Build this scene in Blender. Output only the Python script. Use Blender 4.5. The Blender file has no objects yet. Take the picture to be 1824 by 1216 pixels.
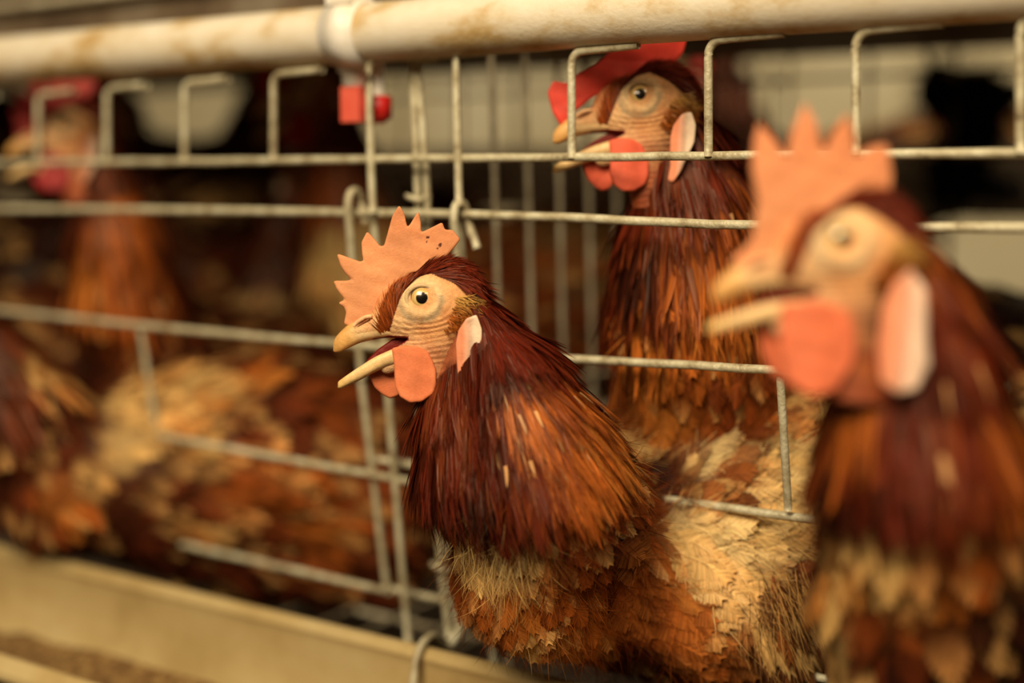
import bpy, math
import numpy as np
from mathutils import Matrix, Vector

# ------------------------------------------------------------------ camera
rng = np.random.default_rng(7)
scene = bpy.context.scene
COL = scene.collection
FPX, CX, CY = 2533.0, 912.0, 608.0
H = 1.05
PITCH = math.atan(288.0 / FPX)
CAM = np.array([0.0, 0.0, H])
FW = np.array([0.0, math.cos(PITCH), -math.sin(PITCH)])
UP = np.array([0.0, math.sin(PITCH), math.cos(PITCH)])
RT = np.array([1.0, 0.0, 0.0])
cd = bpy.data.cameras.new('camera')
cam = bpy.data.objects.new('camera', cd)
COL.objects.link(cam)
cam.location = CAM
cam.rotation_euler = (math.pi / 2 - PITCH, 0, 0)
cd.sensor_width = 36.0
cd.lens = 36.0 * FPX / 1824.0
cd.clip_start = 0.01
cd.dof.use_dof = True
cd.dof.focus_distance = 0.722
cd.dof.aperture_fstop = 50.0 / 27.0
cd.dof.aperture_blades = 0
scene.camera = cam

# ------------------------------------------------------------------ light
world = bpy.data.worlds.new('world')
scene.world = world
world.use_nodes = True
bgn = world.node_tree.nodes['Background']
bgn.inputs[0].default_value = (1.0, 0.80, 0.55, 1)
bgn.inputs[1].default_value = 0.06


def area_light(name, loc, target, size, size_y, power, color):
    ld = bpy.data.lights.new(name, 'AREA')
    ld.shape = 'RECTANGLE'
    ld.size, ld.size_y, ld.energy, ld.color = size, size_y, power, color
    o = bpy.data.objects.new(name, ld)
    COL.objects.link(o)
    o.location = loc
    o.rotation_euler = (Vector(target) - Vector(loc)).to_track_quat('-Z', 'Y').to_euler()
    return o


# daylight from the open side of the aisle, an overhead tube, and the far bay
area_light('aisle_daylight', (-0.5, -0.6, H + 1.1), (0.05, 0.8, H - 0.08), 1.0, 0.8, 52, (1.0, 0.86, 0.66))
area_light('aisle_tube_lamp', (0.95, -0.15, H + 0.95), (0.15, 0.85, H - 0.05), 1.2, 0.15, 9, (1.0, 0.86, 0.66))
area_light('far_bay_daylight', (1.3, 1.75, H + 1.3), (1.1, 3.0, H + 0.1), 2.2, 0.7, 28, (1.0, 0.88, 0.70))

scene.view_settings.view_transform = 'Standard'
scene.view_settings.look = 'None'
scene.view_settings.gamma = 1.0
scene.view_settings.use_curve_mapping = False
scene.view_settings.exposure = 0.0

# ------------------------------------------------------------------ helpers


def lin(c):
    c = np.asarray(c, float) / 255.0
    return np.where(c <= 0.04045, c / 12.92, ((c + 0.055) / 1.055) ** 2.4)


def ray(px, py):
    return FW + RT * (px - CX) / FPX + UP * (CY - py) / FPX


def W(px, py, d):
    return CAM + d * ray(px, py)


def nrm(v):
    v = np.asarray(v, float)
    return v / np.maximum(np.linalg.norm(v, axis=-1, keepdims=True), 1e-12)


# cage front: direction along it (to the far left), outward normal (to the aisle)
TH = math.radians(55.0)
U = np.array([-math.sin(TH), math.cos(TH), 0.0])
NO = np.array([-math.cos(TH), -math.sin(TH), 0.0])
Q0 = W(1018, 320, 0.77)


def on_plane(px, py, off=0.0, tilt=0.0, hinge=None):
    """point of the cage front seen at a pixel; tilt leans the lower part inwards about its hinge height"""
    r = ray(px, py)
    if tilt == 0.0:
        t = (np.dot(Q0 + NO * off - CAM, NO)) / np.dot(r, NO)
        return CAM + r * t
    n = NO * math.cos(tilt) + np.array([0, 0, -1.0]) * math.sin(tilt) * -1.0
    # plane: (P-Q0).NO = off - tan(tilt)*(hinge - z)
    k = math.tan(tilt)
    a = NO - np.array([0, 0, 1.0]) * k
    b = np.dot(Q0, NO) + off - k * hinge
    t = (b - np.dot(CAM, a)) / np.dot(r, a)
    return CAM + r * t


def link(name, me, mat=None, parent=None):
    o = bpy.data.objects.new(name, me)
    COL.objects.link(o)
    if mat is not None and len(me.materials) == 0:
        me.materials.append(mat)
    if parent is not None:
        o.parent = parent
    return o


def thing(name, label, cat, loc=(0, 0, 0), group=None):
    o = bpy.data.objects.new(name, None)
    COL.objects.link(o)
    o.location = loc
    o.empty_display_size = 0.02
    o['label'] = label
    o['category'] = cat
    if group:
        o['group'] = group
    ORG[o.name] = np.asarray(loc, float)
    return o


ORG = {}


def mesh_np(name, V, F, smooth=True, col=None, colname='col', nor=None):
    """V (n,3), F (m,k) array with k 3 or 4, or list of such arrays"""
    Fs = F if isinstance(F, list) else [F]
    me = bpy.data.meshes.new(name)
    V = np.asarray(V, np.float32)
    me.vertices.add(len(V))
    me.vertices.foreach_set('co', V.ravel())
    loops = np.concatenate([np.asarray(f, np.int32).ravel() for f in Fs])
    tot = np.concatenate([np.full(len(f), f.shape[1], np.int32) for f in Fs])
    st = np.concatenate([[0], np.cumsum(tot)[:-1]]).astype(np.int32)
    me.loops.add(len(loops))
    me.loops.foreach_set('vertex_index', loops)
    me.polygons.add(len(tot))
    me.polygons.foreach_set('loop_start', st)
    me.polygons.foreach_set('loop_total', tot)
    me.polygons.foreach_set('use_smooth', np.full(len(tot), smooth))
    if col is not None:
        at = me.color_attributes.new(colname, 'FLOAT_COLOR', 'POINT')
        c4 = np.ones((len(V), 4), np.float32)
        c4[:, :3] = col
        at.data.foreach_set('color', c4.ravel())
    me.update(calc_edges=True)
    if nor is None:
        me.validate()
    else:
        me.normals_split_custom_set_from_vertices(np.asarray(nor, np.float32))
    return me


def part(name, V, F, mat, parent, col=None, smooth=True, nor=None):
    V = np.asarray(V, float)
    if parent is not None:
        V = V - ORG[parent.name]
    me = mesh_np(name, V, F, smooth, col, nor=nor)
    o = link(name, me, mat, parent)
    if parent is not None:
        ORG[o.name] = ORG[parent.name]
    return o


def frames(P):
    P = np.asarray(P, float)
    T = np.gradient(P, axis=0)
    T = nrm(T)
    ref = np.array([0.0, 0, 1.0])
    if abs(np.mean(np.abs(T @ ref))) > 0.8:
        ref = nrm(np.array([0.8, -0.6, 0.05]))
    A = nrm(np.cross(T, ref))
    B = np.cross(A, T)
    return T, A, B


def tube_vf(P, r, seg=10, cap=True):
    P = np.asarray(P, float)
    n = len(P)
    r = np.broadcast_to(np.asarray(r, float), (n,))
    T, A, B = frames(P)
    th = np.linspace(0, 2 * math.pi, seg, endpoint=False)
    V = P[:, None] + r[:, None, None] * (np.cos(th)[None, :, None] * A[:, None] + np.sin(th)[None, :, None] * B[:, None])
    V = V.reshape(-1, 3)
    i = np.arange(n - 1)[:, None] * seg
    j = np.arange(seg)[None]
    j2 = (j + 1) % seg
    F = np.stack([i + j, i + j2, i + seg + j2, i + seg + j], -1).reshape(-1, 4)
    Fs = [F[:, ::-1]]
    if cap:
        V = np.vstack([V, P[:1], P[-1:]])
        c0, c1 = n * seg, n * seg + 1
        jj = np.arange(seg)
        k = (jj + 1) % seg
        Fs.append(np.vstack([np.stack([np.full(seg, c0), jj, k], -1),
                             np.stack([np.full(seg, c1), (n - 1) * seg + k, (n - 1) * seg + jj], -1)])[:, ::-1])
    return V, Fs


def smooth_path(P, n=24):
    """Catmull-Rom through points"""
    P = np.asarray(P, float)
    Q = np.vstack([2 * P[0] - P[1], P, 2 * P[-1] - P[-2]])
    out = []
    for k in range(1, len(Q) - 2):
        t = np.linspace(0, 1, n, endpoint=False)[:, None]
        p0, p1, p2, p3 = Q[k - 1], Q[k], Q[k + 1], Q[k + 2]
        out.append(0.5 * ((2 * p1) + (-p0 + p2) * t + (2 * p0 - 5 * p1 + 4 * p2 - p3) * t ** 2 + (-p0 + 3 * p1 - 3 * p2 + p3) * t ** 3))
    out.append(P[-1:])
    return np.vstack(out)


def tube_part(name, P, r, mat, parent, seg=10):
    V, F = tube_vf(P, r, seg)
    return part(name, V, F, mat, parent)


def join_vf(items):
    V, F3, F4, off = [], [], [], 0
    for v, fs in items:
        fs = fs if isinstance(fs, list) else [fs]
        V.append(v)
        for f in fs:
            (F3 if f.shape[1] == 3 else F4).append(f + off)
        off += len(v)
    Fs = []
    if F4:
        Fs.append(np.vstack(F4))
    if F3:
        Fs.append(np.vstack(F3))
    return np.vstack(V), Fs


# ------------------------------------------------------------------ signed-distance surfaces


def surface_nets(f, o, h):
    nx, ny, nz = f.shape
    s = f < 0
    c = np.zeros((nx - 1, ny - 1, nz - 1), np.uint8)
    for i in (0, 1):
        for j in (0, 1):
            for k in (0, 1):
                c += s[i:nx - 1 + i, j:ny - 1 + j, k:nz - 1 + k]
    act = (c > 0) & (c < 8)
    idx = np.full(act.shape, -1, np.int64)
    ii, jj, kk = np.nonzero(act)
    idx[ii, jj, kk] = np.arange(len(ii))
    acc = np.zeros((len(ii), 3))
    cnt = np.zeros(len(ii))
    corners = [(i, j, k) for i in (0, 1) for j in (0, 1) for k in (0, 1)]
    for a in corners:
        for ax in range(3):
            if a[ax] == 0:
                b = list(a)
                b[ax] = 1
                fa = f[ii + a[0], jj + a[1], kk + a[2]]
                fb = f[ii + b[0], jj + b[1], kk + b[2]]
                m = (fa < 0) != (fb < 0)
                t = np.where(m, fa / np.where(m, fa - fb, 1), 0)
                p = np.array(a, float)[None] + 0 * t[:, None]
                p[:, ax] = t
                acc[m] += p[m]
                cnt[m] += 1
    V = (np.stack([ii, jj, kk], -1) + acc / np.maximum(cnt, 1)[:, None]) * h + o
    quads = []
    for ax in range(3):
        lo = [slice(None)] * 3
        hi = [slice(None)] * 3
        lo[ax], hi[ax] = slice(0, -1), slice(1, None)
        a, b = s[tuple(lo)], s[tuple(hi)]
        d = a != b
        I = np.array(np.nonzero(d)).T
        o1, o2 = [x for x in range(3) if x != ax]
        ok = (I[:, o1] > 0) & (I[:, o2] > 0) & (I[:, o1] < f.shape[o1] - 1) & (I[:, o2] < f.shape[o2] - 1)
        I = I[ok]
        fl = a[I[:, 0], I[:, 1], I[:, 2]]

        def cell(d1, d2):
            J = I.copy()
            J[:, o1] -= d1
            J[:, o2] -= d2
            return idx[J[:, 0], J[:, 1], J[:, 2]]
        q = np.stack([cell(1, 1), cell(0, 1), cell(0, 0), cell(1, 0)], -1)
        flip = fl if ax != 1 else ~fl
        q[~flip] = q[~flip][:, ::-1]
        quads.append(q)
    return V, np.vstack(quads)


def smin(a, b, k):
    h = np.clip(0.5 + 0.5 * (b - a) / k, 0, 1)
    return b * (1 - h) + a * h - k * h * (1 - h)


def sd_cone(P, a, b, ra, rb):
    ba = b - a
    t = np.clip(((P - a) @ ba) / max(ba @ ba, 1e-12), 0, 1)
    return np.linalg.norm(P - a - t[..., None] * ba, axis=-1) - (ra + (rb - ra) * t)


def sd_ell(P, c, r):
    q = (P - np.asarray(c, float)) / np.asarray(r, float)
    k0 = np.linalg.norm(q, axis=-1)
    k1 = np.linalg.norm(q / np.asarray(r, float), axis=-1)
    return k0 * (k0 - 1) / np.maximum(k1, 1e-9)


def grid(lo, hi, h):
    ax = [np.arange(lo[i], hi[i] + h, h) for i in range(3)]
    G = np.stack(np.meshgrid(*ax, indexing='ij'), -1)
    return G


def poly_sd(P, poly):
    """signed distance to a 2-D polygon, P (...,2)"""
    poly = np.asarray(poly, float)
    d = np.full(P.shape[:-1], 1e9)
    s = np.ones(P.shape[:-1])
    n = len(poly)
    for i in range(n):
        a, b = poly[i], poly[i - 1]
        e = b - a
        w = P - a
        t = np.clip((w @ e) / max(e @ e, 1e-9), 0, 1)
        d = np.minimum(d, ((w - t[..., None] * e) ** 2).sum(-1))
        c1 = P[..., 1] >= a[1]
        c2 = P[..., 1] < b[1]
        c3 = e[0] * w[..., 1] > e[1] * w[..., 0]
        flip = (c1 & c2 & c3) | (~c1 & ~c2 & ~c3)
        s = np.where(flip, -s, s)
    return s * np.sqrt(d)


def in_poly(P, poly):
    return poly_sd(P, poly) < 0


def vnoise(P, scale, seed=0):
    """cheap smooth noise from sines, about -1..1"""
    r = np.random.default_rng(seed)
    out = 0
    for k in range(5):
        w = r.normal(size=3) * scale
        out = out + np.sin(P @ w + r.uniform(0, 6.28))
    return out / 3.0


def slab(poly, thick, h=2.0, ycen=None, noise=1.0, edge=0.6, seed=0):
    """fleshy flap in head space: polygon in (X,Z), thickness function, mid-surface offset function"""
    poly = np.asarray(poly, float)
    lo, hi = poly.min(0) - 8, poly.max(0) + 8
    gx, gz = np.arange(lo[0], hi[0], h), np.arange(lo[1], hi[1], h)
    XZ = np.stack(np.meshgrid(gx, gz, indexing='ij'), -1)
    sd = poly_sd(XZ, poly)
    for _ in range(2):
        sd[1:-1, 1:-1] = (sd[1:-1, 1:-1] * 2 + sd[:-2, 1:-1] + sd[2:, 1:-1] + sd[1:-1, :-2] + sd[1:-1, 2:]) / 6
    sd = sd - 1.8
    ymax = float(np.max(thick(XZ))) + 6
    gy = np.arange(-ymax, ymax, h)
    th = thick(XZ) + noise * vnoise(np.concatenate([XZ, 0 * XZ[..., :1]], -1), 0.12, seed)
    q1 = sd[:, None, :] + edge * th[:, None, :]
    q2 = np.abs(gy)[None, :, None] - th[:, None, :] * (1 - edge * 0.3)
    rr = edge * th[:, None, :]
    f = np.minimum(np.maximum(q1, q2 + rr), 0) + np.sqrt(np.maximum(q1, 0) ** 2 + np.maximum(q2 + rr, 0) ** 2) - rr
    V, F = surface_nets(f, np.array([lo[0], -ymax, lo[1]]), h)
    if ycen is not None:
        V[:, 1] += ycen(V[:, [0, 2]])
    return V, F


# ------------------------------------------------------------------ materials


def mat_new(name):
    m = bpy.data.materials.new(name)
    m.use_nodes = True
    nt = m.node_tree
    return m, nt, nt.nodes['Principled BSDF']


def node(nt, typ, **kw):
    n = nt.nodes.new(typ)
    for k, v in kw.items():
        setattr(n, k, v)
    return n


def mat_vcol(name, rough=0.5, spec=0.4, sss=0.0, bump=0.0, bscale=200, jitter=0.0, coat=0.0, sheen=0.0, two=False):
    m, nt, b = mat_new(name)
    a = node(nt, 'ShaderNodeVertexColor', layer_name='col')
    src = a.outputs['Color']
    if jitter:
        tc = node(nt, 'ShaderNodeTexCoord')
        nz = node(nt, 'ShaderNodeTexNoise')
        nz.inputs['Scale'].default_value = bscale
        nz.inputs['Detail'].default_value = 4
        nt.links.new(tc.outputs['Object'], nz.inputs['Vector'])
        mr = node(nt, 'ShaderNodeMapRange')
        mr.inputs[1].default_value, mr.inputs[2].default_value = 0.25, 0.75
        mr.inputs[3].default_value, mr.inputs[4].default_value = 1 - jitter, 1 + jitter
        nt.links.new(nz.outputs['Fac'], mr.inputs[0])
        mx = node(nt, 'ShaderNodeMix', data_type='RGBA', blend_type='MULTIPLY')
        mx.inputs[0].default_value = 1
        nt.links.new(src, mx.inputs[6])
        nt.links.new(mr.outputs[0], mx.inputs[7])
        src = mx.outputs[2]
    nt.links.new(src, b.inputs['Base Color'])
    b.inputs['Roughness'].default_value = rough
    b.inputs['Specular IOR Level'].default_value = spec
    b.inputs['Specular Tint'].default_value = (1.0, 0.78, 0.55, 1)
    b.inputs['Coat Weight'].default_value = coat
    b.inputs['Coat Roughness'].default_value = 0.05
    b.inputs['Sheen Weight'].default_value = sheen
    if sss:
        b.inputs['Subsurface Weight'].default_value = sss
        b.inputs['Subsurface Radius'].default_value = (1.0, 0.35, 0.15)
        b.inputs['Subsurface Scale'].default_value = 0.003
    if bump:
        tc = node(nt, 'ShaderNodeTexCoord')
        nz = node(nt, 'ShaderNodeTexNoise')
        nz.inputs['Scale'].default_value = bscale * 2.5
        nz.inputs['Detail'].default_value = 5
        nt.links.new(tc.outputs['Object'], nz.inputs['Vector'])
        bp = node(nt, 'ShaderNodeBump')
        bp.inputs['Strength'].default_value = bump
        bp.inputs['Distance'].default_value = 0.001
        nt.links.new(nz.outputs['Fac'], bp.inputs['Height'])
        nt.links.new(bp.outputs['Normal'], b.inputs['Normal'])
    return m


def mat_noise(name, stops, scale=30, rough=0.6, metal=0.0, bump=0.3, bscale=None, detail=6, spec=0.4, stretch=(1, 1, 1), bdist=0.001):
    m, nt, b = mat_new(name)
    tc = node(nt, 'ShaderNodeTexCoord')
    mp = node(nt, 'ShaderNodeMapping')
    mp.inputs['Scale'].default_value = stretch
    nt.links.new(tc.outputs['Object'], mp.inputs['Vector'])
    nz = node(nt, 'ShaderNodeTexNoise')
    nz.inputs['Scale'].default_value = scale
    nz.inputs['Detail'].default_value = detail
    nz.inputs['Roughness'].default_value = 0.62
    nt.links.new(mp.outputs[0], nz.inputs['Vector'])
    cr = node(nt, 'ShaderNodeValToRGB')
    el = cr.color_ramp.elements
    while len(el) < len(stops):
        el.new(0.5)
    for e, (p, c) in zip(el, stops):
        e.position = p
        e.color = (*lin(c), 1)
    nt.links.new(nz.outputs['Fac'], cr.inputs[0])
    nt.links.new(cr.outputs[0], b.inputs['Base Color'])
    b.inputs['Roughness'].default_value = rough
    b.inputs['Metallic'].default_value = metal
    b.inputs['Specular IOR Level'].default_value = spec
    if bump:
        n2 = node(nt, 'ShaderNodeTexNoise')
        n2.inputs['Scale'].default_value = bscale or scale * 4
        n2.inputs['Detail'].default_value = 6
        nt.links.new(mp.outputs[0], n2.inputs['Vector'])
        bp = node(nt, 'ShaderNodeBump')
        bp.inputs['Strength'].default_value = bump
        bp.inputs['Distance'].default_value = bdist
        nt.links.new(n2.outputs['Fac'], bp.inputs['Height'])
        nt.links.new(bp.outputs['Normal'], b.inputs['Normal'])
    return m


M_SKIN = mat_vcol('hen_skin', rough=0.5, spec=0.35, sss=0.12, bump=0.45, bscale=500, jitter=0.2)
M_FLESH = mat_vcol('hen_comb_flesh', rough=0.55, spec=0.3, sss=0.15, bump=0.25, bscale=420, jitter=0.08)
M_HORN = mat_vcol('hen_beak_horn', rough=0.38, spec=0.5, bump=0.2, bscale=300, jitter=0.16)
M_EYE = mat_vcol('hen_eye', rough=0.25, spec=0.5, coat=1.0)
M_FEATHER = mat_vcol('hen_feather', rough=0.7, spec=0.12)
M_HACKLE = mat_vcol('hen_hackle', rough=0.40, spec=0.24)
M_WIRE = mat_noise('galvanised_wire', [(0.28, (120, 100, 68)), (0.42, (178, 162, 122)), (0.6, (208, 196, 156)), (0.8, (222, 214, 184))], scale=90, rough=0.5, metal=0.15, bump=0.6, bscale=420, spec=0.5)
M_WIRE_DULL = mat_noise('dusty_wire', [(0.3, (130, 112, 82)), (0.7, (190, 176, 140))], scale=70, rough=0.7, bump=0.4)
M_PIPE = mat_noise('stained_pvc', [(0.28, (140, 96, 46)), (0.41, (196, 162, 104)), (0.52, (222, 204, 168)), (0.75, (236, 224, 198))], scale=16, rough=0.42, bump=0.25, bscale=300, stretch=(1, 1, 1.6))
M_CLIP = mat_noise('white_plastic', [(0.3, (222, 205, 170)), (0.6, (242, 232, 212))], scale=40, rough=0.45, bump=0.1)
M_RED = mat_noise('red_plastic', [(0.3, (176, 20, 18)), (0.7, (205, 38, 28))], scale=40, rough=0.4, bump=0.05)
M_RED_PALE = mat_noise('pale_red_plastic', [(0.3, (210, 74, 52)), (0.7, (228, 104, 78))], scale=40, rough=0.5, bump=0.05)  # paler red, for the valve block
M_TROUGH = mat_noise('trough_plastic', [(0.25, (150, 120, 66)), (0.5, (186, 158, 102)), (0.75, (204, 180, 126))], scale=9, rough=0.36, bump=0.15, bscale=160)
M_FEED = mat_noise('feed_mash', [(0.3, (70, 44, 18)), (0.5, (128, 92, 44)), (0.7, (180, 146, 84))], scale=160, rough=0.95, bump=1.0, bscale=260, bdist=0.004)
M_STEEL = mat_noise('dull_sheet_steel', [(0.3, (70, 52, 34)), (0.5, (112, 92, 66)), (0.75, (150, 136, 110))], scale=10, rough=0.6, metal=0.2, bump=0.2)
M_BLACK = mat_noise('black_dust_clump', [(0.3, (10, 8, 6)), (0.7, (26, 20, 14))], scale=60, rough=0.95, bump=0.8, bdist=0.004)
M_WALL = mat_noise('limewashed_wall', [(0.2, (150, 132, 96)), (0.5, (186, 170, 130)), (0.8, (204, 192, 158))], scale=2.2, rough=0.9, bump=0.2)
M_DARKFLOOR = mat_noise('litter_floor', [(0.3, (40, 28, 16)), (0.7, (78, 56, 34))], scale=12, rough=0.95, bump=0.5)
M_LEG = mat_noise('leg_scales', [(0.3, (150, 110, 50)), (0.7, (206, 160, 84))], scale=120, rough=0.6, bump=0.6)

# ------------------------------------------------------------------ setting


def box_vf(lo, hi):
    lo, hi = np.asarray(lo, float), np.asarray(hi, float)
    V = np.array([[x, y, z] for x in (lo[0], hi[0]) for y in (lo[1], hi[1]) for z in (lo[2], hi[2])])
    F = np.array([[0, 1, 3, 2], [4, 6, 7, 5], [0, 4, 5, 1], [2, 3, 7, 6], [0, 2, 6, 4], [1, 5, 7, 3]])
    return V, [F]


def obox_vf(c, ax, ay, az, hx, hy, hz):
    V, F = box_vf((-hx, -hy, -hz), (hx, hy, hz))
    return np.asarray(c) + V[:, :1] * ax + V[:, 1:2] * ay + V[:, 2:] * az, F


def structure(name, V, F, mat, label, cat):
    o = part(name, V, F, mat, None, smooth=False)
    o['kind'] = 'structure'
    o['label'] = label
    o['category'] = cat
    return o


structure('floor', *box_vf((-4, -2, -0.05), (5, 4.2, 0)), M_DARKFLOOR, 'dark littered shed floor far below the cages', 'floor')
structure('wall_back', *box_vf((-4, 3.0, 0), (5, 3.15, 3.0)), M_WALL, 'pale blurred shed wall far behind the cages', 'wall')

ZAX = np.array([0, 0, 1.0])


def cp(s, o, z):
    """point in cage coordinates: s along the front to the far left, o outwards, z relative to the lens height"""
    return np.array([Q0[0], Q0[1], 0]) + U * s + NO * o + ZAX * (H + z)


def line(a, b, n=2):
    t = np.linspace(0, 1, n)[:, None]
    return a + (b - a) * t


# ------------------------------------------------------------------ cage
cage = thing('layer_cage', 'dusty galvanised wire layer cage whose front the hens reach through', 'cage', tuple(cp(0.1, -0.25, -0.33)))
RW = 0.0023
HINGE = on_plane(800, 385)[2]
TILT = math.radians(9.5)
T7 = math.radians(6.5)


def wob(P, a=0.0003):
    P = np.array(P, float)
    return P + vnoise(P, 40, 3)[:, None] * a * np.array([0.3, 0.3, 1.0])


def rod(name, pts, r=RW, off=0.0, tilt=0.0, mat=M_WIRE, n=30, bend=True):
    Q = np.array([on_plane(x, y, off, tilt, HINGE) for x, y in pts])
    if len(Q) == 2:
        P = line(Q[0], Q[1], n)
    else:
        P = smooth_path(Q, 10)
    return tube_part(name, wob(P), r, mat, cage)


# two long rods of the upper front and the top rod under the pipe
rod('horizontal_rod', [(-700, 298), (2400, 266)], RW * 1.05, n=60)
rod('horizontal_rod', [(-700, 366), (620, 378), (1340, 400), (2400, 412)], RW * 1.1, off=-0.003)
rod('top_rod', [(-700, 184), (500, 116), (1262, 62), (2300, -2)], RW * 0.9, off=-0.004)
# upright wires of the upper front: rise, bend over to the right and die into the top rod
for x, yb, yt in ((-66, 300, 168), (68, 292, 160), (190, 291, 150), (328, 290, 140), (487, 287, 126), (1018, 282, 88), (1262, 278, 70), (1525, 275, 54), (1818, 272, 30)):
    a = on_plane(x, yb, 0.002)
    t = on_plane(x, yt + 21, 0.004)
    up = t[2]
    zt = up + 0.005
    R_ = 0.007
    bend = [np.array([t[0], t[1], zt - R_]) + (-U) * (R_ * (1 - math.cos(q))) + ZAX * (R_ * math.sin(q)) for q in np.linspace(0, math.pi / 2, 8)]
    P = np.vstack([line(a, np.array([t[0], t[1], zt - R_ - 0.001]), 10), bend, line(bend[-1] - U * 0.004 + ZAX * 0.0003, bend[-1] - U * 0.034 + ZAX * 0.0012, 6)])
    tube_part('upright_wire', wob(P, 0.0004), RW, M_WIRE, cage)
# upright wires by the partition that run on to the trough
for pts, tl in ((((657, 126), (659, 250), (664, 378)), 0.0), (((812, 106), (815, 250), (818, 365)), 0.0)):
    Q = [on_plane(x, y, 0.003) for x, y in pts]
    R_ = 0.007
    t = Q[0]
    bend = [t - U * (R_ * (1 - math.cos(q))) + ZAX * (R_ * math.sin(q)) for q in np.linspace(math.pi / 2, 0.15, 8)]
    P = np.vstack([line(bend[0] - U * 0.034 + ZAX * 0.001, bend[0], 5)[:-1], bend, line(Q[0], Q[1], 6), line(Q[1], Q[2], 6)[1:]])
    tube_part('upright_wire', P, RW, M_WIRE, cage)
rod('upright_wire', [(664, 376), (690, 690), (728, 1152)], RW, off=-0.004, tilt=T7)
rod('upright_wire', [(818, 366), (833, 620), (846, 740)], RW, off=-0.006, tilt=T7)
# left drop panel, hung by loops from the second rod
rod('drop_panel_rod', [(-300, 522), (0, 553), (600, 612), (1385, 660), (1800, 690)], RW * 1.05, tilt=TILT, off=0.001)
rod('drop_panel_rod', [(-200, 690), (110, 745), (745, 860)], RW * 1.05, tilt=TILT, off=0.003)
rod('drop_panel_rod', [(668, 818), (1155, 884), (1515, 934), (2000, 1000)], RW * 1.05, tilt=TILT, off=-0.006)
rod('drop_panel_rod', [(-150, 862), (215, 944), (692, 1054)], RW * 1.05, tilt=TILT, off=0.003)
Q = [on_plane(x, y, -0.006, TILT, HINGE) for x, y in ((694, 1048), (862, 1084), (872, 1096), (880, 1182))]
tube_part('bent_panel_rod', np.vstack([line(Q[0], Q[1], 12), line(Q[2], Q[3], 8)]), RW, M_WIRE, cage)
rod('drop_panel_rod', [(1430, 1200), (2000, 1330)], RW, tilt=TILT, off=-0.002)
rod('drop_panel_upright', [(250, 578), (280, 776)], RW * 0.95, tilt=TILT, off=-0.001)
rod('drop_panel_upright', [(641, 660), (690, 1056)], RW, tilt=TILT, off=-0.001)
rod('drop_panel_upright', [(1389, 662), (1404, 908)], RW * 0.95, tilt=TILT, off=-0.002)
rod('drop_panel_upright', [(-110, 545), (-85, 712)], RW, tilt=TILT)


def loop(xc, y0, y1, w=0.006):
    """hook-loop over the second rod with the wire running on down"""
    c = on_plane(xc, y0 + 22, 0.0)
    d = on_plane(xc + 12, y1, 0.001, TILT, HINGE)
    arc = [c + NO * (w * math.cos(q)) + ZAX * (w * 1.3 * math.sin(q)) for q in np.linspace(-0.7, math.pi, 12)]
    P = np.vstack([line(d, c + NO * w - ZAX * 0.004, 8), arc[2:], [c - NO * w - ZAX * 0.012 - U * 0.004]])
    tube_part('hanging_loop', smooth_path(P, 3), RW * 1.05, M_WIRE, cage)


loop(632, 340, 672)
loop(820, 362, 640)
tube_part('hook_end', smooth_path([on_plane(826, 372, -0.004), on_plane(838, 405, -0.006), on_plane(850, 442, -0.006)], 6), RW, M_WIRE, cage)
# front edge of the partition: two wires tied with rings
for dx in (0, 16):
    Q = [on_plane(734 + dx * .5, 100, -0.012), on_plane(742 + dx, 300, -0.012), on_plane(752 + dx, 500, -0.016), on_plane(781 + dx, 945, -0.03), on_plane(800 + dx * 1.2, 1135, -0.036)]
    tube_part('partition_edge_wire', smooth_path(Q, 8), RW, M_WIRE, cage)


def ring(px, py, off, R=0.0052):
    c = on_plane(px, py, off)
    P = [c + (U * math.cos(q) + NO * math.sin(q)) * R + ZAX * 0.001 * math.sin(2 * q) for q in np.linspace(0, 2 * math.pi, 20)]
    tube_part('ring_clip', P, 0.0016, M_WIRE, cage)


ring(745, 352, -0.012, .0066)
ring(790, 1006, -0.033, .007)
ring(762, 104, -0.008, .006)
# partition wires going back into the cage
base = on_plane(742, 320, -0.012)
for i, s_ in enumerate(np.arange(0.075, 0.52, 0.038)):
    a = base - NO * s_
    b = base - NO * (s_ + 0.02)
    P = np.array([[a[0], a[1], H + 0.10], [b[0], b[1], H - 0.33]])
    tube_part('partition_wire', line(P[0], P[1], 8), RW * 0.85, M_WIRE_DULL, cage, 8)
for z in (0.085, -0.14):
    tube_part('partition_rod', line(base * [1, 1, 0] + ZAX * (H + z), (base - NO * 0.52) * [1, 1, 0] + ZAX * (H + z), 4), RW * 0.85, M_WIRE_DULL, cage, 8)
# cage floor grid
for z0, o in ((-0.33, -0.02), (-0.325, -0.14), (-0.32, -0.27), (-0.315, -0.40), (-0.31, -0.53)):
    tube_part('floor_rod', line(cp(0.62, o, z0), cp(-0.62, o, z0), 3), 0.0022, M_WIRE_DULL, cage, 8)
for s_ in np.arange(-0.6, 0.61, 0.04):
    tube_part('floor_wire', line(cp(s_, 0.02, -0.328), cp(s_, -0.55, -0.306), 3), 0.0015, M_WIRE_DULL, cage, 6)
# back of the cage
for z in (0.09, 0.02, -0.10, -0.2):
    tube_part('back_rod', line(cp(0.8, -0.56, z), cp(-0.75, -0.56, z), 3), 0.0022, M_WIRE_DULL, cage, 8)
for s_ in np.arange(-0.7, 0.76, 0.075):
    tube_part('back_wire', line(cp(s_, -0.562, 0.12), cp(s_, -0.562, -0.31), 3), 0.0018, M_WIRE_DULL, cage, 6)
# partition on the right-hand end of this cage
for s_ in np.arange(0.10, 0.56, 0.05):
    tube_part('partition_wire', line(cp(-0.42, -s_, 0.10), cp(-0.42, -s_, -0.33), 4), RW * 0.85, M_WIRE_DULL, cage, 8)

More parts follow.
